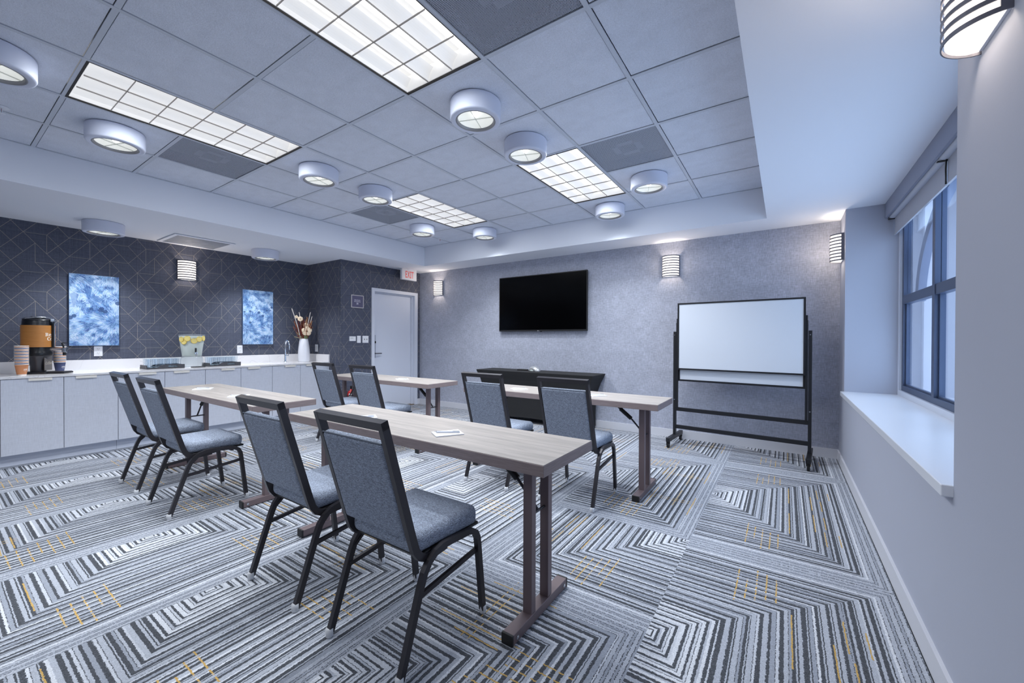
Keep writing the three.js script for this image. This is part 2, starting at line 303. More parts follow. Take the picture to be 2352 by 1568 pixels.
// ------------------------------------------------------------------ window, sill and shade
{
  const win = struct('window_1');
  const sash = std({ color: S(72, 84, 110), roughness: 0.4, metalness: 0.3 }), casing = std({ color: S(212, 218, 230), roughness: 0.45 });
  part('casing', [ext(XW - 0.005, XW + 0.012, SILL, SILL + 0.045, NIN, NIF), ext(XW - 0.005, XW + 0.012, SILL + 0.045, 2.34, NIF - 0.045, NIF), ext(XW - 0.005, XW + 0.012, SILL + 0.045, 2.34, NIN, NIN + 0.045)], casing, win);
  const y0 = SILL + 0.045, y1 = 2.34, za = NIN + 0.045, zb = NIF - 0.045;
  part('outer_frame', [ext(XW + 0.012, XW + 0.066, y0, y0 + 0.045, za, zb), ext(XW + 0.012, XW + 0.066, y1 - 0.06, y1, za, zb), ext(XW + 0.012, XW + 0.066, y0 + 0.045, y1 - 0.06, za, za + 0.05), ext(XW + 0.012, XW + 0.066, y0 + 0.045, y1 - 0.06, zb - 0.05, zb)], sash, win);
  const cols = [za + 0.05, 2.40, 3.14, 3.90, zb - 0.05];
  for (let k = 1; k < 4; k++) part('mullion', ext(XW + 0.006, XW + 0.062, y0 + 0.045, y1 - 0.06, cols[k] - 0.03, cols[k] + 0.03), sash, win);
  for (let k = 0; k < 4; k++) {
    const a = cols[k] + (k ? 0.03 : 0), b = cols[k + 1] - (k < 3 ? 0.03 : 0);
    part('transom', ext(XW + 0.010, XW + 0.058, 1.53, 1.60, a, b), sash, win);
    part('pane', ext(XW + 0.034, XW + 0.038, y0 + 0.045, 1.53, a, b), M.glass, win);
    part('pane', ext(XW + 0.034, XW + 0.038, 1.60, y1 - 0.06, a, b), M.glass, win);
    part('sash_bead', [ext(XW + 0.028, XW + 0.046, y0 + 0.045, 1.53, b - 0.018, b), ext(XW + 0.028, XW + 0.046, y0 + 0.045, 1.53, a, a + 0.018), ext(XW + 0.028, XW + 0.046, y0 + 0.045, y0 + 0.06, a + 0.018, b - 0.018)], sash, win);
  }
  // arched bars of the outer window beyond the glass
  const cz = (NIN + NIF) / 2, archMat = std({ color: S(96, 110, 142), roughness: 0.6 });
  const ring = (a, b, w, d) => { const q = new THREE.Shape(); for (let k = 0; k <= 48; k++) { const t = k / 48 * Math.PI; q[k ? 'lineTo' : 'moveTo'](a * Math.cos(t), b * Math.sin(t)); } for (let k = 48; k >= 0; k--) { const t = k / 48 * Math.PI; q.lineTo((a - w) * Math.cos(t), (b - w) * Math.sin(t)); } const g = new THREE.ExtrudeGeometry(q, { depth: d, bevelEnabled: false }); g.rotateY(Math.PI / 2); return g; };
  const r1 = ring(1.43, 0.90, 0.09, 0.05); r1.translate(0.925, 1.55, -cz); part('arched_bar', r1, archMat, win);
  struct('trim_1', [rb(XW + 0.01 - (XR - 0.03), 0.04, NIF - NIN, 0.004, (XW + 0.01 + XR - 0.03) / 2, SILL - 0.02, -(NIF + NIN) / 2)], phy({ color: S(226, 229, 236), roughness: 0.3, clearcoat: 0.3, clearcoatRoughness: 0.3 })).userData.label = 'wide white window sill with a square front edge';
  const shade = thing('roller_shade', 'grey roller shade with valance half drawn over the window top', 'window shade', [0, 0, 0]);
  const sm = std({ color: S(170, 173, 184), roughness: 0.85 }), vm = std({ color: S(146, 152, 170), roughness: 0.7 });
  part('valance', [ext(0.735, 0.752, 2.305, SH - 0.001, NIN + 0.004, NIF - 0.004)], vm, shade);
  part('roller', (() => { const g = new THREE.CylinderGeometry(0.03, 0.03, NIF - NIN - 0.02, 20); g.rotateX(Math.PI / 2); g.translate(0.785, 2.325, -(NIF + NIN) / 2); return g; })(), std({ color: S(196, 202, 216), roughness: 0.6 }), shade);
  const fz = 3.46;
  part('fabric', [ext(0.797, 0.799, 2.158, 2.325, fz, NIF - 0.02), ext(0.797, 0.799, 2.158, 2.325, NIN + 0.02, fz - 0.012)], sm, shade);
  part('hem_bar', [ext(0.792, 0.804, 2.146, 2.160, fz, NIF - 0.02), ext(0.792, 0.804, 2.146, 2.160, NIN + 0.02, fz - 0.012)], sm, shade);
  part('bracket', ext(0.753, 0.82, 2.290, 2.296, NIF - 0.03, NIF - 0.012), M.black, shade); part('bracket', ext(0.753, 0.82, 2.290, 2.296, fz - 0.016, fz + 0.004), M.black, shade);
  part('cord', tube([[0.79, 2.30, -fz + 0.02], [0.785, 2.24, -fz + 0.03], [0.79, 2.19, -fz + 0.012], [0.788, 2.15, -fz + 0.02]], 0.004, 6), M.black, shade);

  // outside: a pale facade with pilasters standing square to the window wall
  const fm = std({ color: S(148, 147, 156), roughness: 0.9 });
  const fac = thing('neighbouring_building', 'pale building facade with pilasters seen through the window', 'building', [1.0, -4, -11.5]);
  part('wall', bx(9, 8.4, 0.4, 4.5, 4.2, -0.2), fm, fac);
  for (let k = 0; k < 12; k++) part('pilaster', bx(0.26, 8.4, 0.16, 0.2 + k * 0.62, 4.2, 0.08), std({ color: S(172, 170, 178), roughness: 0.9 }), fac);
  part('cornice', bx(9, 0.4, 0.7, 4.5, 8.5, 0), fm, fac);
}
// ------------------------------------------------------------------ door
{
  const d = struct('door_1');
  const dm = std({ color: S(212, 216, 228), roughness: 0.45 });
  const fr = (z0, z1, y) => [ext(XD - 0.13, XD + 0.018, 0, y + 0.055, z0 - 0.055, z0), ext(XD - 0.13, XD + 0.018, 0, y + 0.055, z1, z1 + 0.07), ext(XD - 0.13, XD + 0.018, y, y + 0.055, z0, z1)];
  part('door_frame', fr(DZ0, DZ1, DTOP), dm, d);
  part('door_stop', [ext(XD - 0.075, XD - 0.04, 0, DTOP - 0.018, DZ1 - 0.018, DZ1), ext(XD - 0.075, XD - 0.04, DTOP - 0.018, DTOP, DZ0, DZ1)], dm, d);
  part('door_leaf', ext(XD - 0.12, XD - 0.078, 0.012, DTOP - 0.004, DZ0 + 0.004, DZ1 - 0.004), std({ color: S(212, 217, 230), roughness: 0.5 }), d);
  const h = part('lock_plate', rb(0.016, 0.385, 0.062, 0.004, XD - 0.070, 1.085, -(DZ0 + 0.052)), std({ color: S(176, 181, 192), roughness: 0.35, metalness: 0.6 }), d);
  part('card_reader', bx(0.012, 0.036, 0.056, XD - 0.058, 1.155, -(DZ0 + 0.052)), M.black, h);
  part('lever_handle', [rod([XD - 0.075, 0.965, -(DZ0 + 0.05)], [XD - 0.02, 0.965, -(DZ0 + 0.05)], 0.011), rb(0.016, 0.02, 0.13, 0.006, XD - 0.018, 0.965, -(DZ0 + 0.108))], std({ color: S(120, 122, 130), roughness: 0.3, metalness: 0.8 }), h);
  part('threshold', ext(XD - 0.13, XD + 0.01, 0.0, 0.010, DZ0, DZ1), std({ color: S(120, 104, 84), roughness: 0.5, metalness: 0.4 }), d);
}
// ------------------------------------------------------------------ ceiling lights and vents
const tubeGlow = std({ color: 0xffffff, emissive: new THREE.Color(1.0, 0.99, 0.97), emissiveIntensity: 2.0 });
{
  const shell = std({ color: S(240, 240, 240), roughness: 0.45, emissive: new THREE.Color(1, 0.985, 0.96), emissiveIntensity: 0.17 }), vane = std({ color: S(150, 146, 142), roughness: 0.5 });
  const gap = std({ color: S(46, 42, 40), roughness: 0.6 });
  const w = 0.578, L = 1.19, hh = 0.10;
  const g = thing('ceiling_light', 'x', 'ceiling light', [0, 0, 0], 0, 'parabolic troffer lights in the tiled ceiling');
  part('frame', [bx(0.012, 0.008, L + 0.02, -w / 2 - 0.004, 0.004, 0), bx(0.012, 0.008, L + 0.02, w / 2 + 0.004, 0.004, 0), bx(w + 0.02, 0.008, 0.012, 0, 0.004, -L / 2 - 0.004), bx(w + 0.02, 0.008, 0.012, 0, 0.004, L / 2 + 0.004)], gap, g);
  part('housing', [bx(0.008, hh, L, -w / 2 + 0.002, hh / 2 + 0.008, 0), bx(0.008, hh, L, w / 2 - 0.002, hh / 2 + 0.008, 0), bx(w, hh, 0.008, 0, hh / 2 + 0.008, -L / 2 + 0.002), bx(w, hh, 0.008, 0, hh / 2 + 0.008, L / 2 - 0.002), bx(w, 0.006, L, 0, hh + 0.01, 0)], shell, g);
  const cw = w / 3, cl = L / 6;
  for (let c = -1; c <= 1; c++) part('lamp_tube', (() => { const q = new THREE.CylinderGeometry(0.013, 0.013, L - 0.04, 12); q.rotateX(Math.PI / 2); q.translate(c * cw, 0.078, 0); return q; })(), tubeGlow, g);
  for (const x of [-0.5, 0.5]) part('louver_blade', sweep([[x * cw, 0.004, -L / 2 + 0.01], [x * cw, 0.004, L / 2 - 0.01]], [1, 0, 0], 0.0028, 0.008), vane, g);
  for (let k = 1; k < 6; k++) part('louver_blade', bx(w - 0.02, 0.008, 0.0028, 0, 0.0045, -L / 2 + k * cl), vane, g);
  // curved parabolic sides of each cell, one trough per lamp
  for (let c = -1; c <= 1; c++) {
    const pts = []; for (let k = 0; k <= 8; k++) { const t = k / 8; pts.push([cw / 2 * (1 - 0.42 * t * t), 0.006 + 0.072 * t]); }
    const pos = []; for (const s of [-1, 1]) for (let k = 0; k < 8; k++) { const a = pts[k], b = pts[k + 1], x0 = c * cw + s * a[0], x1 = c * cw + s * b[0]; for (const [X, Y, Z] of [[x0, a[1], -L / 2], [x1, b[1], -L / 2], [x1, b[1], L / 2], [x0, a[1], -L / 2], [x1, b[1], L / 2], [x0, a[1], L / 2]]) pos.push(X, Y, Z * 0.985); }
    const q = new THREE.BufferGeometry(); q.setAttribute('position', new THREE.Float32BufferAttribute(pos, 3)); q.computeVertexNormals(); uvm(q);
    part('reflector', q, shell, g);
  }
  const spots = [[-4, -3, 'long ceiling light beside the perforated vent nearest the coffee urn'], [-1, -3, 'long ceiling light beside the large perforated vent above the front table'], [-1, 1, 'long ceiling light beside the perforated vent towards the whiteboard'], [-4, 1, 'long ceiling light beside the perforated vent nearest the exit door'], [-1, -7, 'added unseen fill light in the rear half of the room, window side'], [-4, -7, 'added unseen fill light in the rear half of the room, cabinet side']];  // rear pair behind the camera: unseen, added as fill, continuing the ceiling pattern
  spots.forEach(([i, j, label], k) => {
    const x = GX + (i + 0.5) * T, z = -(GZ + (j + 1) * T), o = k ? dup(g, [x, CH, z], label) : g; o.position.set(x, CH, z); o.userData.label = label;
    const a = new THREE.RectAreaLight(LAMP, TROFFER_LIGHT, w - 0.03, L - 0.03); a.position.set(x, CH - 0.004, z); a.rotation.x = -Math.PI / 2; a.name = 'troffer_light'; scene.add(a);
  });
}
{
  // surface-mounted drum downlights
  const R = 0.165, H = 0.115, r = 0.118;
  const g = thing('drum_downlight', 'x', 'downlight', [0, 0, 0], 0, 'white drum downlights on the ceiling');
  part('housing', lathe([[0.001, 0], [R - 0.004, 0], [R, -0.004], [R, -H + 0.012], [R - 0.004, -H + 0.003], [R - 0.012, -H], [r + 0.012, -H], [r + 0.012, -H + 0.006]], 48), M.body, g);
  part('trim_ring', lathe([[r + 0.0125, -H + 0.001], [r + 0.006, -H - 0.0015], [r, -H + 0.004], [r - 0.004, -H + 0.02]], 48), std({ color: S(150, 150, 154), roughness: 0.4, metalness: 0.2 }), g);
  const cup = std({ color: S(235, 238, 232), roughness: 0.35, emissive: new THREE.Color(1, 1, 0.95), emissiveIntensity: 0.42 });
  part('reflector', lathe([[0.001, -H + 0.062], [0.03, -H + 0.06], [0.07, -H + 0.05], [0.1, -H + 0.036], [r - 0.003, -H + 0.016]], 40), cup, g);
  part('bulb', lathe([[0.001, -H + 0.030], [0.016, -H + 0.034], [0.022, -H + 0.045], [0.02, -H + 0.06]], 20), tubeGlow, g);
  for (const a of [0.35, 0.35 + Math.PI / 2]) { const q = bx(2 * r - 0.008, 0.006, 0.002); q.rotateY(a); q.translate(0, -H + 0.016, 0); part('cross_blade', q, std({ color: S(205, 208, 204), roughness: 0.3, metalness: 0.5 }), g); }
  const gc = (i, j) => [GX + (i + 0.5) * T, CH, -(GZ + (j + 0.5) * T)];
  const spots = [[gc(-5, -3), 'white drum downlight above the coffee urn, on the ceiling tiles'], [gc(-4, -4), 'white drum downlight beside the sprinkler head with the red bulb'],
    [gc(-4, -1), 'white drum downlight at the end of the long light nearest the coffee urn'], [gc(-4, 0), 'white drum downlight overlapping the end of the light nearest the exit door'], [gc(-5, 2), 'white drum downlight in the row next to the soffit near the exit sign'], [gc(-4, 3), 'white drum downlight past the far end of the light nearest the exit door'],
    [gc(-1, -1), 'white drum downlight just past the end of the light above the front table'], [gc(-1, 0), 'white drum downlight overlapping the light towards the whiteboard'], [gc(-1, 3), 'white drum downlight past the far end of the light towards the whiteboard'], [gc(0, 2), 'white drum downlight beside the perforated vent towards the whiteboard'],
    [[-6.03, SH, -1.12], 'white drum downlight on the low soffit over the first picture'], [[-6.02, SH, -2.73], 'white drum downlight on the low soffit over the second picture']];
  spots.forEach(([p, label], k) => {
    const o = k ? dup(g, p, label) : g; o.position.set(...p); o.userData.label = label;
    const s = new THREE.SpotLight(LAMP, DRUM_LIGHT, 0, 1.05, 0.8); s.position.set(p[0], p[1] - H - 0.004, p[2]); s.target.position.set(p[0], 0, p[2]); s.shadow.radius = 4; s.castShadow = true; s.name = 'drum_spot'; scene.add(s, s.target);
  });
}
{
  // perforated return vents
  const N = 512, holes = dataTex(N, N, (i, j) => { const p = 6.4, row = Math.floor(j / p), x = ((i + (row % 2) * p / 2) % p) - p / 2, y = (j % p) - p / 2; const v = x * x + y * y < 5.2 ? 0 : 255; return [v, v, v]; }, { srgb: false });
  holes.repeat.set(1, 1);
  const face = std({ color: S(186, 193, 208), roughness: 0.6, alphaMap: holes, alphaTest: 0.5, side: THREE.DoubleSide }), dark = std({ color: S(70, 76, 92), roughness: 0.8 }), defl = std({ color: S(116, 122, 138), roughness: 0.6 });
  const s = T - 0.03, fg = new THREE.PlaneGeometry(s, s); fg.rotateX(Math.PI / 2); fg.translate(0, 0.006, 0);
  const g = thing('ceiling_vent', 'x', 'vent', [0, 0, 0], 0, 'perforated ceiling vents');
  part('perforated_face', fg, face, g);
  part('plenum_box', [bx(s, 0.004, s, 0, 0.095, 0), bx(0.004, 0.088, s, -s / 2, 0.05, 0), bx(0.004, 0.088, s, s / 2, 0.05, 0), bx(s, 0.088, 0.004, 0, 0.05, -s / 2), bx(s, 0.088, 0.004, 0, 0.05, s / 2)], dark, g);
  for (let k = 0; k < 4; k++) { const q = new THREE.Group(); const m = part('deflector', [bx(0.13, 0.003, 0.05, 0.0, 0.034, -0.09), bx(0.003, 0.04, 0.11, 0.065, 0.05, -0.06)], defl, g); m.rotation.y = k * Math.PI / 2; }
  const spots = [[[GX + 0.5 * T, CH, -(GZ + 1.5 * T)], 'perforated ceiling vent between the long light and the whiteboard corner'], [[GX - 4.5 * T, CH, -(GZ - 1.5 * T)], 'perforated ceiling vent beside the long light nearest the coffee urn'], [[GX - 4.5 * T, CH, -(GZ + 1.5 * T)], 'small dusty perforated ceiling vent beside the light near the exit door'], [[GX + 0.5 * T, CH, -(GZ - 1.5 * T)], 'large perforated ceiling vent beside the long light above the front table'], [[-6.215, SH - 0.008, -2.0], 'perforated vent with a white frame in the low soffit']];
  spots.forEach(([p, label], k) => { const o = k ? dup(g, p, label) : g; o.position.set(...p); o.userData.label = label; if (k === 4) { o.scale.set(0.95, 0.08, 0.95); } });
  const o = scene.children.find((c) => c.userData.label === spots[4][1]);
  part('vent_frame', [bx(0.04, 0.1, 0.66, -0.31, -0.0, 0), bx(0.04, 0.1, 0.66, 0.31, 0, 0), bx(0.58, 0.1, 0.04, 0, 0, -0.31), bx(0.58, 0.1, 0.04, 0, 0, 0.31)], M.soffit, o);
  // sprinkler heads
  const sp = thing('sprinkler_head', 'white sprinkler head with a red bulb in the ceiling tile', 'sprinkler', [-4.341, CH + 0.004, -0.321], 0, 'sprinkler heads');
  part('escutcheon', lathe([[0.001, 0], [0.036, 0], [0.034, -0.006], [0.016, -0.012], [0.001, -0.012]], 24), M.white, sp);
  part('frame_arms', [rod([-0.012, -0.01, 0], [-0.004, -0.042, 0], 0.0025, 6), rod([0.012, -0.01, 0], [0.004, -0.042, 0], 0.0025, 6), cyl(0.014, 0.014, 0.002, 12, 0, -0.043, 0)], M.white, sp);
  part('bulb', cyl(0.0032, 0.0032, 0.026, 8, 0, -0.026, 0), std({ color: S(190, 30, 30), roughness: 0.2 }), sp);
  dup(sp, [-4.384, CH + 0.004, -4.497], 'tiny sprinkler head in the ceiling tiles near the exit sign');
}
// ------------------------------------------------------------------ wall sconces
{
  const W = 0.2, H = 0.26, D = 0.10, nb = 9;
  const bow = (x) => 0.090 * Math.max(0, 1 - (Math.abs(x) / (W / 2)) ** 2.2) ** 0.6 + 0.012;
  const barM = std({ color: S(110, 110, 120), roughness: 0.4, metalness: 0.3 }), dif = std({ color: S(255, 250, 240), roughness: 0.6, emissive: new THREE.Color(1.0, 0.95, 0.88), emissiveIntensity: 0.85 });
  const arc = (w, off) => { const p = []; for (let k = 0; k <= 24; k++) { const x = -w / 2 * Math.cos(k / 24 * Math.PI); p.push([x, 0, bow(x) + off]); } return p; };
  const g = thing('wall_sconce', 'x', 'wall lamp', [0, 0, 0], 0, 'banded wall sconces');
  part('back_plate', bx(W - 0.02, H - 0.01, 0.008, 0, 0, 0.004), M.white, g);
  // diffuser: bowed glass, closed below and above
  const sh = new THREE.Shape(); sh.moveTo(-W / 2 + 0.006, 0.006); for (let k = 0; k <= 24; k++) { const x = -(W / 2 - 0.006) * Math.cos(k / 24 * Math.PI); sh.lineTo(x, Math.max(0.008, bow(x) - 0.007)); } sh.lineTo(W / 2 - 0.006, 0.006);
  const dg = new THREE.ExtrudeGeometry(sh, { depth: H - 0.012, bevelEnabled: false }); dg.rotateX(Math.PI / 2); dg.translate(0, (H - 0.012) / 2, 0); dg.scale(1, 1, 1);
  part('diffuser', dg, dif, g);
  for (let k = 0; k < nb; k++) part('band', sweep(arc(W, 0).map(([x, , z]) => [x, -H / 2 + 0.006 + k * (H - 0.012) / (nb - 1), z]), [0, 1, 0], 0.0118, 0.003), barM, g);
  for (const s of [-1, 1]) part('side_stile', bx(0.004, H, 0.022, s * W / 2, 0, 0.011), barM, g);
  const spots = [[[-5.18, 2.125, -ZB], 0, 'lit banded wall sconce between the exit door and the television'], [[-1.185, 2.13, -ZB], 0, 'lit banded wall sconce between the television and the whiteboard'], [[XR, 2.115, -5.06], -Math.PI / 2, 'lit banded wall sconce on the narrow pier beside the window recess'], [[XL, 2.11, -2.01], Math.PI / 2, 'lit banded wall sconce on the dark patterned wall'], [[XR, 2.170, -1.62], -Math.PI / 2, 'lit banded wall sconce on the wide plain wall between camera and window']];
  spots.forEach(([p, a, label], k) => {
    const o = k ? dup(g, p, label, a) : g; o.position.set(...p); o.rotation.y = a; o.userData.label = label;
    for (const [dy, q] of [[0, 1]]) { const l = new THREE.PointLight(WARM, SCONCE_LIGHT * q); l.position.set(p[0] + Math.sin(a) * 0.045, p[1] + dy, p[2] + Math.cos(a) * 0.045); l.shadow.radius = 2; l.castShadow = true; l.name = 'sconce_bulb'; scene.add(l); }
  });
}
// ------------------------------------------------------------------ tables
{
  const L = 1.86, D = 0.46, Ht = 0.74, th = 0.046;
  const t = thing('folding_table', 'x', 'table', [0, 0, 0], 0, 'narrow training tables');
  part('tabletop', rb(L, th, D, 0.003, 0, Ht - th / 2 - 0.001, 0), M.edge, t);
  part('laminate_surface', bx(L - 0.004, 0.002, D - 0.004, 0, Ht - 0.0005, 0), M.wood, t);
  for (const s of [-1, 1]) {
    const x = s * (L / 2 - 0.158);
    const leg = part('leg', [rb(0.044, Ht - th - 0.042, 0.036, 0.003, x, (Ht - th + 0.042) / 2, -0.072, 1), rb(0.044, Ht - th - 0.042, 0.036, 0.003, x, (Ht - th + 0.042) / 2, 0.072, 1)], M.brown, t);
    part('foot_bar', rb(0.052, 0.042, 0.47, 0.003, x, 0.024, 0, 1), M.brown, leg);
    for (const q of [-1, 1]) { part('end_cap', rb(0.054, 0.045, 0.012, 0.003, x, 0.024, q * 0.236, 1), M.black, leg); const b = cyl(0.008, 0.008, 0.004, 10); b.rotateZ(Math.PI / 2); b.translate(x + s * 0.027, 0.024, q * 0.205); part('bolt', b, M.steel, leg); }
    part('hinge_plate', bx(0.075, 0.006, 0.26, x, Ht - th - 0.003, 0), M.black, t);
    const a = [x - s * 0.25, Ht - th - 0.01, 0], m = [x - s * 0.11, 0.575, 0], c = [x - s * 0.05, 0.51, 0], e = [x, 0.455, 0];
    const br = part('folding_brace', [rod(a, m, 0.009), tube([m, c, e], 0.007, 8, 8), rod([x, 0.455, -0.06], [x, 0.455, 0.06], 0.006)], M.frame, t);
    part('lock_sleeve', rod([a[0] + (m[0] - a[0]) * 0.35, a[1] + (m[1] - a[1]) * 0.35, 0], m, 0.016, 14), M.black, br);
  }
  const spots = [[-1.677, 1.548, 'grey laminate folding table with two chairs, right before the camera'], [-3.985, 1.532, 'grey laminate folding table beside the cabinets with two notepads'], [-4.000, 3.207, 'grey laminate folding table in front of the white exit door'], [-1.690, 3.247, 'grey laminate folding table in front of the black draped table']];
  const labels = ['grey laminate folding table with long clear top nearest the window sill', spots[1][2], spots[2][2], spots[3][2]];
  spots.forEach(([x, Z], k) => { const o = k ? dup(t, [x, 0, -Z], labels[k]) : t; o.position.set(x, 0, -Z); o.userData.label = labels[k]; });
  // notepads and pens
  const pad = single('notepad', rb(0.105, 0.006, 0.140, 0.001, 0, 0.003, 0, 1), std({ color: S(238, 240, 246), roughness: 0.7 }), 'x', 'notepad', [0, 0, 0], 'white notepads on the tables');
  const pen = thing('pen', 'x', 'pen', [0, 0, 0], 0, 'pens lying on the notepads');
  part('barrel', (() => { const g = cyl(0.0042, 0.0042, 0.115, 10); g.rotateZ(Math.PI / 2); g.translate(0, 0.0042, 0); return g; })(), std({ color: S(206, 210, 220), roughness: 0.4 }), pen);
  part('tip', (() => { const g = cyl(0.0012, 0.004, 0.014, 10); g.rotateZ(Math.PI / 2); g.translate(-0.064, 0.0042, 0); return g; })(), M.steel, pen);
  part('clip', bx(0.034, 0.0015, 0.003, 0.038, 0.0092, 0), M.steel, pen);
  const notes = [[-1.395, 1.487, -0.55, 'on the front table, near its open end'], [-2.085, 1.50, -0.55, 'on the front table, behind the second chair back'], [-4.475, 1.487, -0.55, 'on the table beside the cabinets, nearer the counter'], [-3.680, 1.465, -0.55, 'on the table beside the cabinets, nearer the front table'], [-3.700, 3.175, -0.60, 'on the table before the exit door'], [-2.085, 3.20, -0.60, 'on the far table, between the two chair backs'], [-1.315, 3.222, -0.60, 'on the far table, beside the right chair back']];
  notes.forEach(([x, Z, a, where], k) => {
    const o = k ? dup(pad, [x, 0.7405, -Z]) : pad; o.position.set(x, 0.7405, -Z); o.rotation.y = a; o.userData.label = `white notepad lying ${where}`;
    const q = k ? dup(pen, [x, 0.747, -Z]) : pen; q.position.set(x + 0.005, 0.747, -Z); q.rotation.y = a + (k < 4 ? 1.15 : 0.9); q.userData.label = `pale pen on the notepad ${where}`;
  });
}
// ------------------------------------------------------------------ chairs
{
  const c = thing('banquet_chair', 'x', 'chair', [0, 0, 0], 0, 'stacking chairs at the tables');
  const f = (x, y, F) => [x, y, -F];
  // seat cushion
  const sg = new RoundedBoxGeometry(0.415, 0.078, 0.385, 6, 0.034); {
    const p = sg.attributes.position; for (let i = 0; i < p.count; i++) {
      let x = p.getX(i), y = p.getY(i), z = p.getZ(i); const a = 1 - (x / 0.21) ** 2, b = 1 - (z / 0.195) ** 2;
      if (y > 0) y += 0.016 * Math.max(0, a) * Math.max(0, b); const front = (-z + 0.19) / 0.38; x *= 0.93 + 0.07 * Math.min(1, front * 1.3); if (front > 0.75) { const q = (front - 0.75) / 0.25; z += 0.020 * q * (x / 0.2) ** 4 * 1.5; }
      p.setXYZ(i, x, y, z);
    }
    sg.computeVertexNormals(); sg.translate(0, 0.443, -0.05); uvm(sg);
  }
  part('seat_cushion', mergeVertices(sg, 1e-5), M.fabric, c);
  part('seat_pan', rb(0.39, 0.014, 0.35, 0.006, 0, 0.401, -0.055, 1), M.black, c);
  // back: frame loop and padded panel
  const up = (x) => [f(x, 0.392, 0.02), f(x, 0.386, -0.06), f(x, 0.390, -0.095), f(x, 0.405, -0.122), f(x, 0.432, -0.141), f(x, 0.468, -0.153), f(x, 0.935, -0.288)];
  const bf = part('back_frame', [sweep(up(-0.193), [1, 0, 0], 0.022, 0.030), sweep(up(0.193), [1, 0, 0], 0.022, 0.030), sweep([f(-0.204, 0.921, -0.2845), f(0.204, 0.921, -0.2845)], [0, 0.961, 0.278], 0.030, 0.028)], M.frame, c);
  const tilt = Math.atan2(0.135, 0.467);
  const bg = new RoundedBoxGeometry(0.362, 0.385, 0.036, 5, 0.015); { const p = bg.attributes.position; for (let i = 0; i < p.count; i++) { const x = p.getX(i), y = p.getY(i); const b = Math.max(0, 1 - (x / 0.19) ** 4) * Math.max(0, 1 - (y / 0.20) ** 6); p.setZ(i, p.getZ(i) + (p.getZ(i) < 0 ? -0.014 * b : 0.003 * b)); } bg.computeVertexNormals(); uvm(bg); bg.rotateX(tilt); bg.translate(0, 0.672, 0.2125); }
  const bc = part('back_cushion', mergeVertices(bg, 1e-5), M.fabric, c);
  part('seam_welt', rod(f(-0.178, 0.853, -0.279), f(0.178, 0.853, -0.279), 0.003, 6), M.fabric, bc);
  // legs: one bent tube each side, split in front and rear leg with the rail
  for (const s of [-1, 1]) {
    const x = s * 0.2125;
    part('leg', sweep([f(x, 0.018, -0.226), f(x, 0.30, -0.132), f(x, 0.345, -0.114), f(x, 0.378, -0.09), f(x, 0.400, -0.056), f(x, 0.410, -0.016), f(x, 0.409, 0.03)], [1, 0, 0], 0.022, 0.024), M.frame, c);
    part('leg', sweep([f(x, 0.409, 0.03), f(x, 0.402, 0.135), f(x, 0.395, 0.162), f(x, 0.380, 0.184), f(x, 0.355, 0.197), f(x, 0.32, 0.203), f(x, 0.018, 0.238)], [1, 0, 0], 0.022, 0.024), M.frame, c);
    part('stretcher', sweep([f(x * 0.97, 0.262, -0.143), f(x * 0.97, 0.298, 0.2)], [1, 0, 0], 0.014, 0.018), M.frame, c);
    part('gusset', sweep([f(x * 0.96, 0.385, -0.06), f(x * 0.98, 0.328, -0.118)], [1, 0, 0], 0.016, 0.012), M.frame, c);
    for (const F of [-0.229, 0.2395]) part('glide', lathe([[0.001, 0], [0.013, 0], [0.015, 0.004], [0.0135, 0.010], [0.0155, 0.014], [0.0155, 0.034], [0.001, 0.034]], 12).translate(x, 0, -F), std({ color: S(214, 216, 220), roughness: 0.35 }), c);
  }
  part('seat_rail', [bx(0.40, 0.018, 0.018, 0, 0.386, 0.02), bx(0.40, 0.018, 0.018, 0, 0.384, -0.15)], M.frame, c);
  const spots = [[-1.318, 1.168, 'frontmost chair at the open end of the front table'], [-2.011, 1.169, 'chair at the front table, second from the table end with the open leg'], [-4.376, 1.180, 'chair at the table beside the cabinets, nearer the cabinets'], [-3.620, 1.170, 'chair at the table beside the cabinets, nearer the front table'], [-4.360, 2.872, 'chair at the table before the exit door, nearer the cabinets'], [-3.640, 2.872, 'chair at the table before the exit door, seen before the door leaf'], [-2.051, 2.868, 'chair at the far table before the black draped table, left of the pair'], [-1.326, 2.885, 'chair at the far table, nearer the whiteboard']];
  const look = 'grey stacking chair with dark frame, ';
  spots.forEach(([x, Z, where], k) => { const o = k ? dup(c, [x, 0, -Z]) : c; o.position.set(x, 0, -Z); o.userData.label = look + ['at the front table, farthest from the cabinets', 'at the front table, closer to the cabinets', 'at the cabinet-side table, closest to the cabinets', 'at the cabinet-side table, farther from the cabinets', 'at the exit door table, closest to the cabinets', 'at the exit door table, in front of the door', 'at the far table, before the black draped table', 'at the far table, closest to the whiteboard'][k]; });
}
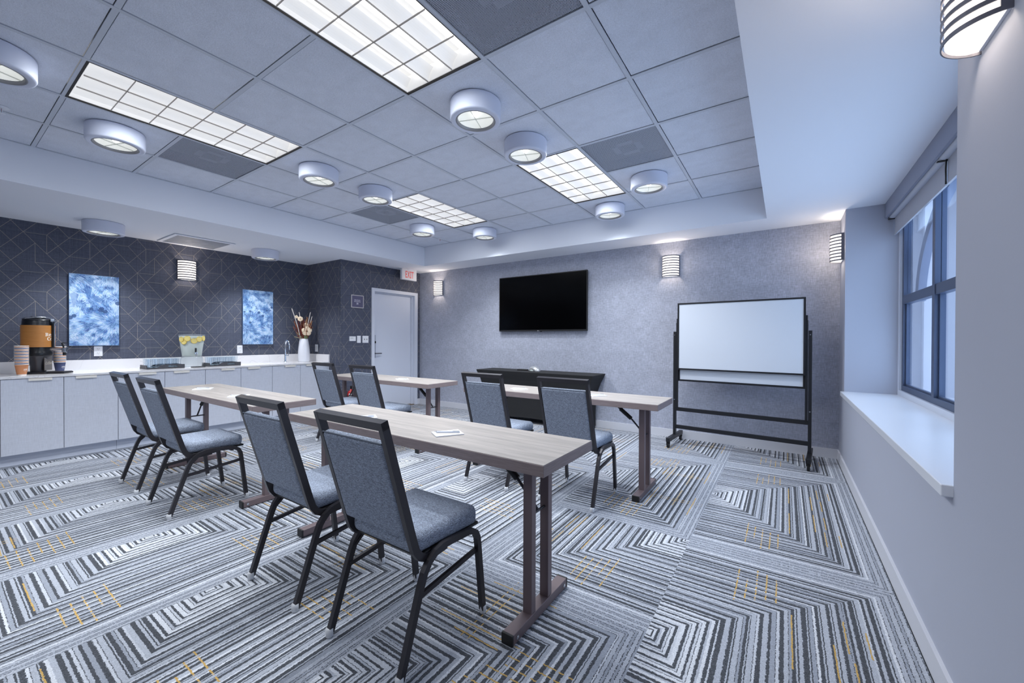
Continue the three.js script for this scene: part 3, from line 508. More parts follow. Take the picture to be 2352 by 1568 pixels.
// ------------------------------------------------------------------ television
{
  const x0 = -3.793, x1 = -2.282, y0 = 1.336, y1 = 2.188, Z = 5.23;
  const tv = thing('television', 'large black flat television switched off on the grey back wall', 'television', [(x0 + x1) / 2, (y0 + y1) / 2, -ZB]);
  const w = x1 - x0, h = y1 - y0, off = ZB - Z;
  part('cabinet', rb(w, h, 0.032, 0.004, 0, 0, off - 0.016), M.black, tv);
  part('screen', bx(w - 0.024, h - 0.036, 0.002, 0, 0.005, off + 0.0005), phy({ color: S(3, 3, 4), roughness: 0.16, specularIntensity: 0.25 }), tv);
  part('wall_bracket', bx(0.5, 0.3, off - 0.035, 0, 0, (off - 0.035) / 2 + 0.003), M.black, tv);
  const logo = canvasTex(128, 48, (g, a, b) => { g.fillStyle = '#101012'; g.fillRect(0, 0, a, b); g.fillStyle = '#d8d8dc'; g.font = 'bold 34px sans-serif'; g.fillText('LG', 56, 37); g.beginPath(); g.arc(28, 25, 15, 0, 7); g.fill(); });
  const lg = new THREE.PlaneGeometry(0.04, 0.014); lg.translate(-0.03, -h / 2 + 0.008, off + 0.0012); part('logo', lg, std({ map: logo, roughness: 0.5 }), tv);
  part('receiver', rb(0.03, 0.012, 0.012, 0.003, 0.01, -h / 2 - 0.004, off - 0.012, 1), M.black, tv);
}
// ------------------------------------------------------------------ black draped table with phone and remote
{
  const cx = -2.985, cz = -5.055, topY = 0.748, A = 0.955, B = 0.215;
  const t = thing('draped_table', 'narrow table under a stretched black cover below the television', 'table', [cx, 0, cz]);
  const prof = [[0.748, 1, 1], [0.742, 1.003, 1.006], [0.70, 0.985, 0.965], [0.62, 0.945, 0.88], [0.50, 0.905, 0.80], [0.35, 0.885, 0.765], [0.18, 0.878, 0.76], [0.03, 0.88, 0.78]];
  const n = 64, pos = [], idx = [], ring = (a, b, k) => { const th = k / n * 2 * Math.PI, c = Math.cos(th), s = Math.sin(th), e = 0.10; return [a * Math.sign(c) * Math.abs(c) ** e, b * Math.sign(s) * Math.abs(s) ** e]; };
  // square the parameter so that corners stay sharp
  const square = (a, b, k) => { const q = (k / n) * 4, side = Math.floor(q), u = (q - side) * 2 - 1; return side === 0 ? [a, b * u] : side === 1 ? [-a * u, b] : side === 2 ? [-a, -b * u] : [a * u, -b]; };
  prof.forEach(([y, fa, fb], r) => { for (let k = 0; k <= n; k++) { let [x, z] = square(A * fa, B * fb, k % n); const mx = 1 - (x / (A * fa)) ** 2, mz = 1 - (z / (B * fb)) ** 2, low = Math.max(0, 0.7 - y) / 0.7; if (Math.abs(Math.abs(z) - B * fb) < 1e-6) z -= Math.sign(z) * 0.045 * low * mx; else x -= Math.sign(x) * 0.03 * low * mz; pos.push(x, y + (r === prof.length - 1 ? 0.05 * Math.max(mx * (Math.abs(mz) < 1e-6 ? 1 : 0), mz * (Math.abs(mx) < 1e-6 ? 1 : 0)) : 0), z); } });
  for (let r = 0; r < prof.length - 1; r++) for (let k = 0; k < n; k++) { const a = r * (n + 1) + k, b = a + n + 1; idx.push(a, a + 1, b, a + 1, b + 1, b); }
  const g = new THREE.BufferGeometry(); g.setAttribute('position', new THREE.Float32BufferAttribute(pos, 3)); g.setIndex(idx); const gi = g.toNonIndexed(); gi.computeVertexNormals(); uvm(gi);
  const cloth = std({ color: S(26, 26, 28), roughness: 0.75, bumpMap: weaveBump, bumpScale: 0.0006, side: THREE.DoubleSide });
  part('stretch_cover', [gi, bx(2 * A, 0.002, 2 * B, 0, 0.7475, 0)], cloth, t);
  for (const x of [-1, 1]) for (const z of [-1, 1]) part('leg', cyl(0.016, 0.016, 0.73, 10, x * A * 0.86, 0.365, z * B * 0.72), M.black, t);
  const ph = thing('conference_phone', 'silver half round conference phone on the black draped table', 'phone', [-3.03, topY + 0.001, -5.06], -0.35);
  const dome = new THREE.SphereGeometry(0.115, 28, 14, 0, 2 * Math.PI, 0, Math.PI / 2); dome.scale(1, 0.66, 0.55); part('shell', dome, std({ color: S(178, 180, 184), roughness: 0.35, metalness: 0.5 }), ph);
  const face = new THREE.SphereGeometry(0.085, 28, 14, 0, 2 * Math.PI, 0, Math.PI / 2); face.scale(1, 0.60, 0.55); face.translate(0.004, 0.003, 0.022); part('keypad_face', face, std({ color: S(94, 96, 98), roughness: 0.5 }), ph);
  const disp = new THREE.SphereGeometry(0.055, 24, 12, 0, 2 * Math.PI, 0, Math.PI / 2); disp.scale(1, 0.55, 0.55); disp.translate(0.004, 0.004, 0.043); part('display', disp, std({ color: S(165, 172, 170), roughness: 0.4 }), ph);
  part('base_pad', (() => { const q = cyl(0.116, 0.118, 0.006, 28, 0, 0.001, 0); q.scale(1, 1, 0.58); return q; })(), M.black, ph);
  const rm = thing('remote_control', 'black remote control lying beside the conference phone', 'remote', [-3.255, topY + 0.001, -5.09], 0.15);
  part('body', rb(0.17, 0.018, 0.045, 0.006, 0, 0.009, 0), M.black, rm);
  part('buttons', [0, 1, 2, 3].map((k) => bx(0.012, 0.003, 0.02, -0.05 + k * 0.03, 0.0185, 0)), std({ color: S(70, 70, 74), roughness: 0.6 }), rm);
}
// ------------------------------------------------------------------ whiteboard
{
  const w = thing('mobile_whiteboard', 'white dry-erase board on a black wheeled stand by the back wall', 'whiteboard', [-0.428, 0, -4.925], -0.0754);
  const bm = std({ color: S(28, 29, 34), roughness: 0.4, metalness: 0.2 }), wm = phy({ color: S(208, 213, 222), roughness: 0.28, clearcoat: 0.4, clearcoatRoughness: 0.2 });
  const X = 0.636;
  for (const s of [-1, 1]) {
    const up = part('upright', [bx(0.028, 1.21, 0.04, s * X, 0.705, 0)], bm, w);
    part('slide_rail', [bx(0.022, 0.98, 0.02, s * (X - 0.028), 0.92, 0.012), bx(0.018, 0.06, 0.016, s * (X - 0.03), 1.43, 0.012)], bm, w);
    for (const y of [0.52, 1.27]) { const q = cyl(0.006, 0.006, 0.004, 8); q.rotateX(Math.PI / 2); q.translate(s * X, y, 0.022); part('screw', q, M.steel, up); }
    const ft = part('foot_bar', rb(0.04, 0.045, 0.52, 0.003, s * X, 0.092, 0.0, 1), bm, w);
    for (const z of [-0.235, 0.235]) { const q = cyl(0.026, 0.026, 0.022, 16); q.rotateZ(Math.PI / 2); q.translate(s * X, 0.027, z); part('caster', [q, bx(0.034, 0.03, 0.03, s * X, 0.06, z), bx(0.012, 0.01, 0.05, s * X, 0.05, z + 0.03)], M.black, ft); }
  }
  part('cross_rail', bx(2 * X - 0.028, 0.04, 0.03, 0, 0.410, 0), bm, w);
  part('cross_rail', bx(2 * X - 0.028, 0.04, 0.03, 0, 0.205, 0), bm, w);
  const frame = (x0, x1, y0, y1, z, t = 0.02) => [bx(x1 - x0, t, 0.022, (x0 + x1) / 2, y0 + t / 2, z), bx(x1 - x0, t, 0.022, (x0 + x1) / 2, y1 - t / 2, z), bx(t, y1 - y0 - 2 * t, 0.022, x0 + t / 2, (y0 + y1) / 2, z), bx(t, y1 - y0 - 2 * t, 0.022, x1 - t / 2, (y0 + y1) / 2, z)];
  const b1 = part('front_board', bx(1.19, 0.75, 0.012, 0, 1.254, 0.030), wm, w); part('board_frame', frame(-0.600, 0.600, 0.872, 1.636, 0.030, 0.017), bm, b1);
  const b2 = part('rear_board', bx(1.19, 0.75, 0.012, 0, 1.121, -0.005), wm, w); part('board_frame', frame(-0.600, 0.600, 0.738, 1.500, -0.005, 0.02), bm, b2);
}
// ------------------------------------------------------------------ kitchenette: cabinets, counter and what stands on it
const CY = 0.845, XC = -5.975;
{
  const units = [[-0.368, 'farthest from the sink faucet'], [0.424, 'under the coffee urn'], [1.217, 'under the first tray of glasses'], [2.010, 'under the second tray of glasses'], [2.803, 'under the sink faucet']];
  const pitch = 0.3965, top = CY - 0.022;
  const c = thing('base_cabinet', 'x', 'cabinet', [0, 0, 0], 0, 'pale kitchenette base cabinets');
  const d = XC - 0.022 - (XL + 0.003);
  part('carcass', bx(d, top - 0.105, 2 * pitch - 0.004, -0.024 - d / 2, (top + 0.105) / 2, -pitch), M.linen, c);
  part('toe_kick', bx(0.02, 0.104, 2 * pitch - 0.002, -0.085, 0.052, -pitch), std({ color: S(214, 220, 234), roughness: 0.5 }), c);
  for (const k of [0, 1]) {
    const dr = part('door', rb(0.02, top - 0.112, pitch - 0.004, 0.0015, -0.010, (top + 0.112 - 0.004) / 2, -(k + 0.5) * pitch, 1), M.linen, c);
    const zc = k ? 1.0 * pitch + 0.155 : pitch - 0.155;
    part('edge_pull', [bx(0.022, 0.003, 0.15, 0.009, top - 0.004, -zc), bx(0.003, 0.020, 0.15, 0.019, top - 0.014, -zc)], M.alu, dr);
  }
  units.forEach(([z, where], k) => { const o = k ? dup(c, [XC, 0, -z]) : c; o.position.set(XC, 0, -z); o.userData.label = `pale grey two-door base cabinet ${where}`; });
  single('filler_panel', ext(XC - 0.03, XC - 0.01, 0.0, top, 2.803 + 2 * pitch, ZS - 0.001), M.linen, 'narrow pale filler strip between the cabinets and the side wall', 'panel');
  const ct = thing('countertop', 'white veined stone countertop with low backsplash along the dark wall', 'countertop', [0, 0, 0]);
  part('slab', ext(XL + 0.002, XC + 0.012, CY - 0.02, CY, -0.4, ZS - 0.002), M.marble, ct);
  part('backsplash', [ext(XL + 0.002, XL + 0.020, CY, 0.962, -0.4, ZS - 0.002)], M.marble, ct);
  part('side_splash', [ext(XL + 0.020, XC + 0.010, CY, 0.962, ZS - 0.020, ZS - 0.002)], M.marble, ct);
  // faucet
  const fa = thing('sink_faucet', 'tall chrome gooseneck faucet on the counter', 'faucet', [-6.36, CY, -3.172]);
  part('base', lathe([[0.001, 0], [0.028, 0], [0.026, 0.008], [0.016, 0.014], [0.016, 0.13], [0.013, 0.135]], 20), M.chrome, fa);
  part('gooseneck', tube([[0, 0.12, 0], [0, 0.24, 0], [0.01, 0.295, 0], [0.045, 0.335, 0], [0.085, 0.325, 0], [0.112, 0.285, 0], [0.118, 0.235, 0], [0.118, 0.19, 0]], 0.0115, 12, 40), M.chrome, fa);
  part('lever', [rod([0.01, 0.105, -0.0], [0.055, 0.105, -0.02], 0.009), rod([0.055, 0.10, -0.02], [0.057, 0.165, -0.022], 0.005)], M.chrome, fa);
  // vase and dried flowers
  const vase = single('vase', lathe([[0.001, 0], [0.078, 0], [0.082, 0.006], [0.083, 0.02], [0.0815, 0.021], [0.0835, 0.024], [0.084, 0.05], [0.0825, 0.051], [0.0845, 0.054], [0.0845, 0.082], [0.083, 0.083], [0.085, 0.086], [0.085, 0.115], [0.0835, 0.116], [0.085, 0.119], [0.084, 0.16], [0.079, 0.23], [0.069, 0.31], [0.059, 0.362], [0.057, 0.366], [0.053, 0.362], [0.062, 0.30], [0.07, 0.2], [0.07, 0.03], [0.001, 0.02]], 40), phy({ color: S(228, 229, 236), roughness: 0.22, clearcoat: 0.5 }), 'tall white ceramic vase with ringed lower half on the counter', 'vase', [-6.33, CY, -3.445]);
  const bq = thing('dried_bouquet', 'dried bouquet of rust red stems and cream flowers in white vase', 'bouquet', [-6.33, CY + 0.36, -3.445]);
  seed = 777;
  const red = std({ color: S(112, 48, 40), roughness: 0.9 }), rust = std({ color: S(146, 78, 52), roughness: 0.9 }), tan = std({ color: S(190, 140, 92), roughness: 0.85 }), pale = std({ color: S(214, 206, 200), roughness: 0.8 }), cream = std({ color: S(226, 205, 178), roughness: 0.8 });
  for (let k = 0; k < 70; k++) {
    const a = rr(0, 6.28), t = rr(0.03, 0.155), h = rr(0.20, 0.37) * (1 - 0.8 * t), c = Math.cos(a), q = Math.sin(a), L = [rod([c * 0.02, -0.10, q * 0.02], [c * t, h, q * t], 0.0022, 5)];
    for (let e = 0; e < 7; e++) { const f = 0.45 + 0.08 * e, x = c * (0.02 + (t - 0.02) * f), z = q * (0.02 + (t - 0.02) * f), y = -0.10 + (h + 0.10) * f; L.push(rod([x, y, z], [x + rr(-0.016, 0.016), y + rr(0.02, 0.05), z + rr(-0.016, 0.016)], 0.0024, 4)); }
    part('grass_stem', L, k % 6 ? (k % 3 ? red : rust) : tan, bq);
  }
  for (const [x, z, h] of [[0.02, 0.20, 0.47], [0.0, 0.075, 0.42], [0.03, -0.09, 0.43], [0.05, -0.075, 0.42], [0.06, -0.10, 0.36]]) part('willow_stick', tube([[x * 0.2, -0.12, z * 0.15], [x * 0.6, h * 0.45, z * 0.55], [x, h, z]], 0.006, 6, 10), pale, bq);
  const flower = (x, y, z, r, np) => { const pts = []; for (let k = 0; k < np; k++) { const a = k / np * 6.283, q = new THREE.SphereGeometry(r * 0.62, 12, 8); q.scale(0.22, 1, 1); q.translate(0, Math.cos(a) * r * 0.55, Math.sin(a) * r * 0.55); q.rotateY(-0.45); q.translate(x, y, z); pts.push(q); } const p = part('flower', pts, cream, bq); part('flower_centre', (() => { const q = new THREE.SphereGeometry(r * 0.18, 10, 8); q.translate(x + r * 0.13, y, z + r * 0.06); return q; })(), std({ color: S(92, 58, 38), roughness: 0.9 }), p); };
  flower(0.075, 0.125, -0.005, 0.066, 5); flower(0.06, 0.215, 0.0, 0.034, 6); flower(0.05, 0.315, 0.085, 0.034, 6); flower(0.02, 0.345, 0.13, 0.022, 5);
  for (const [z, y] of [[0.13, 0.10], [0.16, 0.035]]) part('leaf', rod([0.02, 0.0, 0.02], [0.03, y, z], 0.006, 5), std({ color: S(150, 140, 112), roughness: 0.8 }), bq);
  part('leaf', (() => { const q = new THREE.SphereGeometry(0.03, 10, 8); q.scale(0.5, 1.2, 1); q.translate(0.05, 0.03, -0.005); return q; })(), std({ color: S(104, 128, 92), roughness: 0.8 }), bq);
}
// glass trays
{
  const tm = std({ color: S(62, 62, 68), roughness: 0.5 });
  const t = thing('serving_tray', 'x', 'tray', [0, 0, 0], 0, 'dark serving trays on the counter');
  const Lz = 0.36, Wx = 0.26;
  part('tray_base', rb(Wx, 0.010, Lz, 0.003, 0, 0.005, 0, 1), tm, t);
  const rim = new THREE.Shape(); rim.moveTo(-Lz / 2, 0); rim.lineTo(Lz / 2, 0); rim.lineTo(Lz / 2, 0.045); rim.lineTo(-0.01, 0.045); rim.bezierCurveTo(-0.07, 0.045, -0.06, 0.012, -0.11, 0.010); rim.lineTo(-Lz / 2, 0.010);
  const slot = new THREE.Path(); slot.moveTo(0.02, 0.014); slot.lineTo(0.02, 0.032); slot.lineTo(0.11, 0.032); slot.lineTo(0.11, 0.014); rim.holes.push(slot);
  for (const x of [Wx / 2 - 0.008, -Wx / 2]) { const g = new THREE.ExtrudeGeometry(rim, { depth: 0.008, bevelEnabled: false }); g.rotateY(Math.PI / 2); g.scale(1, 1, 1); g.translate(x, 0.004, 0); part('tray_side', uvm(g), tm, t); }
  for (const s of [-1, 1]) part('tray_end', rb(Wx - 0.016, 0.044, 0.008, 0.003, 0, 0.024, s * (Lz / 2 - 0.004), 1), tm, t);
  const gl = thing('drinking_glass', 'x', 'glass', [0, 0, 0], 0, 'drinking glasses on the counter trays');
  part('bowl', (() => { const q = lathe([[0.0265, 0.012], [0.0285, 0.055], [0.031, 0.110]], 10).toNonIndexed(); q.computeVertexNormals(); return q; })(), M.tumbler, gl);
  part('lip', new THREE.TorusGeometry(0.031, 0.0012, 6, 22).rotateX(Math.PI / 2).translate(0, 0.110, 0), std({ color: S(214, 222, 228), roughness: 0.1 }), gl);
  part('thick_base', lathe([[0.001, 0.013], [0.024, 0.013], [0.0262, 0.010], [0.026, 0.001], [0.001, 0]], 18), phy({ color: S(190, 204, 212), transmission: 0.6, thickness: 0, roughness: 0.1 }), gl);
  let first = true;
  [[-6.27, 1.672, 'on the tray beside the coffee side'], [-6.27, 2.292, 'on the tray beside the sink side']].forEach(([x, Z], q) => {
    const o = q ? dup(t, [x, CY, -Z]) : t; o.position.set(x, CY, -Z);
    o.userData.label = q ? 'dark tray of glasses between the lemonade dispenser and the faucet' : 'dark tray of glasses between the coffee urn and the lemonade dispenser';
    for (let a = 0; a < 3; a++) for (let b = 0; b < 5; b++) { const p = [x - 0.075 + a * 0.07, CY + 0.0105, -(Z - 0.134 + b * 0.067)]; const m = first ? gl : dup(gl, p); first = false; m.position.set(...p); m.userData.label = q ? 'clear tumbler on the tray nearer the faucet' : 'clear tumbler on the tray nearer the coffee urn'; m.userData.group = q ? 'glasses on the tray nearer the faucet' : 'glasses on the tray nearer the coffee urn'; }
  });
}
// lemonade dispenser
{
  const d = thing('drink_dispenser', 'clear lemonade dispenser with chrome spigot on the stone counter', 'dispenser', [-6.35, CY, -1.99]);
  part('stand', lathe([[0.128, 0.0], [0.126, 0.004], [0.112, 0.112], [0.108, 0.122], [0.070, 0.128]], 40), M.acrylic, d);
  part('jar', lathe([[0.001, 0.131], [0.098, 0.131], [0.104, 0.14], [0.138, 0.405], [0.141, 0.412], [0.138, 0.412]], 44), M.acrylic, d);
  part('lid', lathe([[0.001, 0.424], [0.04, 0.424], [0.12, 0.418], [0.143, 0.413], [0.143, 0.409]], 44), M.acrylic, d);
  part('lemonade', lathe([[0.001, 0.135], [0.094, 0.135], [0.100, 0.145], [0.1325, 0.398], [0.001, 0.398]], 44), phy({ color: S(238, 241, 234), transmission: 0.30, thickness: 0, roughness: 0.6 }), d);
  part('spigot', [(() => { const q = cyl(0.014, 0.014, 0.05, 14); q.rotateZ(Math.PI / 2); q.translate(0.125, 0.175, 0); return q; })(), cyl(0.011, 0.009, 0.045, 14, 0.142, 0.163, 0)], M.chrome, d);
  part('spigot_lever', rb(0.012, 0.055, 0.02, 0.005, 0.142, 0.215, 0.004, 1), M.black, d);
  single('drip_plate', lathe([[0.001, 0.0], [0.072, 0.0], [0.076, 0.004], [0.072, 0.009], [0.001, 0.009]], 32), std({ color: S(56, 56, 60), roughness: 0.5 }), 'thin dark round drip plate under the dispenser spigot', 'plate', [-6.155, CY + 0.0005, -1.995]);
  const rind = std({ color: S(226, 196, 92), roughness: 0.6 }), pulp = std({ color: S(232, 212, 130), roughness: 0.5 });
  const sl = thing('lemon_slice', 'x', 'lemon', [0, 0, 0], 0, 'lemon slices floating in the dispenser');
  part('pulp', (() => { const q = cyl(0.029, 0.029, 0.006, 24); q.rotateZ(Math.PI / 2); return q; })(), pulp, sl);
  part('rind', (() => { const q = new THREE.TorusGeometry(0.0315, 0.0042, 8, 28); q.rotateY(Math.PI / 2); return q; })(), rind, sl);
  const where = ['leftmost upper', 'upper', 'low middle', 'upper right', 'edge-on right', 'edge-on lower'];
  [[-1.23, 0.352], [-0.66, 0.362], [-0.12, 0.334], [0.30, 0.356], [0.80, 0.366], [-0.98, 0.322]].forEach(([a, y], k) => {
    const r = 0.100 + (y - 0.145) / 0.253 * 0.0325 + 0.004, p = [-6.35 + Math.cos(a) * r, CY + y, -1.99 - Math.sin(a) * r], o = k ? dup(sl, p) : sl; o.position.set(...p); o.rotation.y = a; o.userData.label = 'round yellow lemon slice floating against the dispenser wall';
  });
}
// coffee urn and paper cups
{
  const u = thing('coffee_urn', 'insulated coffee urn with brown wrap on a black stand on counter', 'coffee urn', [-6.31, CY, -0.69]);
  const blk = std({ color: S(26, 27, 32), roughness: 0.28 });
  const D = (g) => g.rotateY(0.93);
  part('base', [D(rb(0.22, 0.022, 0.19, 0.008, 0, 0.012, 0)), D(rb(0.15, 0.016, 0.14, 0.006, 0.165, 0.010, 0))], blk, u);
  part('drip_grate', D(rb(0.13, 0.004, 0.12, 0.001, 0.168, 0.020, 0, 1)), std({ color: S(60, 58, 60), roughness: 0.4 }), u);
  part('column', lathe([[0.055, 0.02], [0.056, 0.08], [0.075, 0.14], [0.098, 0.175], [0.1, 0.185]], 36), std({ color: S(52, 52, 58), roughness: 0.3, metalness: 0.3 }), u);
  part('front_plate', (() => { const q = bx(0.006, 0.13, 0.10, 0.076, 0.10, 0); return q; })(), std({ map: canvasTex(256, 256, (g, a, b) => { g.fillStyle = 'rgb(112,108,106)'; g.fillRect(0, 0, a, b); g.fillStyle = 'rgb(206,196,178)'; g.font = 'italic 74px serif'; g.fillText('Coffee', 20, 140); }), roughness: 0.3, metalness: 0.4 }), u);
  { const q = u.children[u.children.length - 1].geometry, p = q.attributes.position, uv = q.attributes.uv; for (let i = 0; i < p.count; i++) uv.setXY(i, 0.5 - p.getZ(i) / 0.10, (p.getY(i) - 0.035) / 0.13); D(q); }
  part('lower_collar', lathe([[0.098, 0.186], [0.102, 0.19], [0.102, 0.222], [0.094, 0.228], [0.094, 0.272]], 40), blk, u);
  // the printed wrap: a wooden print with white lettering
  const wrapTex = canvasTex(1024, 256, (g, a, b) => {
    g.fillStyle = 'rgb(186,124,62)'; g.fillRect(0, 0, a, b);
    for (let k = 0; k < 500; k++) { g.strokeStyle = `rgba(${rnd() > 0.5 ? '214,156,92' : '150,92,40'},0.10)`; g.lineWidth = 1 + rnd() * 3; const y = rnd() * b, x = rnd() * a; g.beginPath(); g.moveTo(x, y); g.bezierCurveTo(x + 60, y + rr(-14, 14), x + 140, y + rr(-14, 14), x + 220, y + rr(-20, 20)); g.stroke(); }
    g.fillStyle = 'rgb(244,238,228)'; g.font = 'bold 54px serif'; g.textAlign = 'center'; g.fillText('Regular', a * 0.5, 128); g.fillText('Coffee', a * 0.5, 178);
  });
  const wg = new THREE.CylinderGeometry(0.117, 0.117, 0.22, 56, 1, true); wg.rotateY(-0.62); part('printed_wrap', wg.translate(0, 0.382, 0), std({ map: wrapTex, roughness: 0.42, side: THREE.DoubleSide }), u);
  part('wrap_core', cyl(0.115, 0.115, 0.218, 40, 0, 0.382, 0), blk, u);
  part('upper_collar', lathe([[0.113, 0.492], [0.110, 0.50], [0.108, 0.535], [0.104, 0.54]], 40), blk, u);
  part('lid', lathe([[0.108, 0.54], [0.106, 0.552], [0.07, 0.562], [0.05, 0.566], [0.05, 0.582], [0.001, 0.584]], 40), blk, u);
  part('bail_handle', tube([[0.03, 0.545, -0.10], [0.07, 0.570, -0.06], [0.09, 0.572, 0.03], [0.06, 0.565, 0.085], [0.0, 0.556, 0.105]], 0.005, 8, 30), M.steel, u);
  part('sight_gauge', [rod([0.085, 0.268, -0.092], [0.085, 0.515, -0.092], 0.012), rod([0.094, 0.27, -0.096], [0.094, 0.53, -0.096], 0.005)], blk, u);
  part('gauge_fitting', [rb(0.03, 0.03, 0.03, 0.005, 0.08, 0.545, -0.085, 1), rod([0.097, 0.27, -0.098], [0.097, 0.515, -0.098], 0.003)], M.steel, u);
  part('faucet_body', [D(rb(0.11, 0.028, 0.026, 0.005, 0.145, 0.248, 0, 1)), D(rb(0.030, 0.05, 0.034, 0.005, 0.205, 0.240, 0, 1))], M.steel, u);
  part('faucet_handle', [D(rod([0.20, 0.262, 0], [0.185, 0.315, 0.0], 0.007)), D(rod([0.185, 0.315, 0], [0.225, 0.312, 0], 0.004)), D(cyl(0.013, 0.013, 0.034, 12, 0.205, 0.203, 0))], M.black, u);
  // cups
  const org = std({ color: S(200, 134, 92), roughness: 0.7 }), nav = std({ color: S(78, 86, 124), roughness: 0.7 }), lipM = std({ color: S(236, 230, 226), roughness: 0.6 });
  const word = (bgc) => std({ roughness: 0.7, map: canvasTex(1024, 256, (g, a, b) => { g.fillStyle = bgc; g.fillRect(0, 0, a, b); g.fillStyle = 'rgb(240,236,230)'; g.font = 'bold 62px serif'; g.textAlign = 'center'; g.fillText('ABB', a / 2, 150); g.fillRect(a / 2 - 40, 176, 80, 4); }) });
  const cupBody = (turn) => { const g = new THREE.CylinderGeometry(0.0445, 0.032, 0.094, 32, 1, true); g.rotateY(turn); g.translate(0, 0.057, 0); return g; };
  const make = (mat, turn, label, group) => { const c = thing('paper_cup', label, 'paper cup', [0, 0, 0], 0, group); part('sleeve', cupBody(turn), mat, c); part('lip', lathe([[0.043, 0.1035], [0.0475, 0.1035], [0.0485, 0.106], [0.0475, 0.109], [0.0445, 0.110], [0.0425, 0.108], [0.031, 0.014], [0.001, 0.014]], 28), lipM, c); part('base_rim', lathe([[0.0322, 0.011], [0.031, 0.0], [0.029, 0.0], [0.029, 0.010]], 28), lipM, c); return c; };
  const turn = -0.98;
  const stack = (x, Z, n, bottom, group, name) => {
    const low = make(word(bottom ? 'rgb(78,86,124)' : 'rgb(200,134,92)'), turn, `${bottom ? 'navy' : 'orange'} paper cup with white lettering at the bottom of ${name}`, group); low.position.set(x, CY, -Z);
    let o = null, nv = null;
    for (let k = 1; k < n; k++) { const isNavy = (k + (bottom ? 1 : 0)) % 2 === 1, lab = `${isNavy ? 'navy' : 'orange'} paper cup nested in ${name}`; let c; if (isNavy) { c = nv ? dup(nv, [0, 0, 0]) : (nv = make(nav, 0, lab, group)); } else { c = o ? dup(o, [0, 0, 0]) : (o = make(org, 0, lab, group)); } c.position.set(x, CY + k * 0.0148, -Z); }
  };
  stack(-6.14, 0.566, 13, false, 'cups stacked in front of the coffee urn', 'the stack before the coffee urn');
  stack(-6.42, 0.852, 12, true, 'cups stacked behind the urn faucet', 'the stack behind the urn faucet');
}
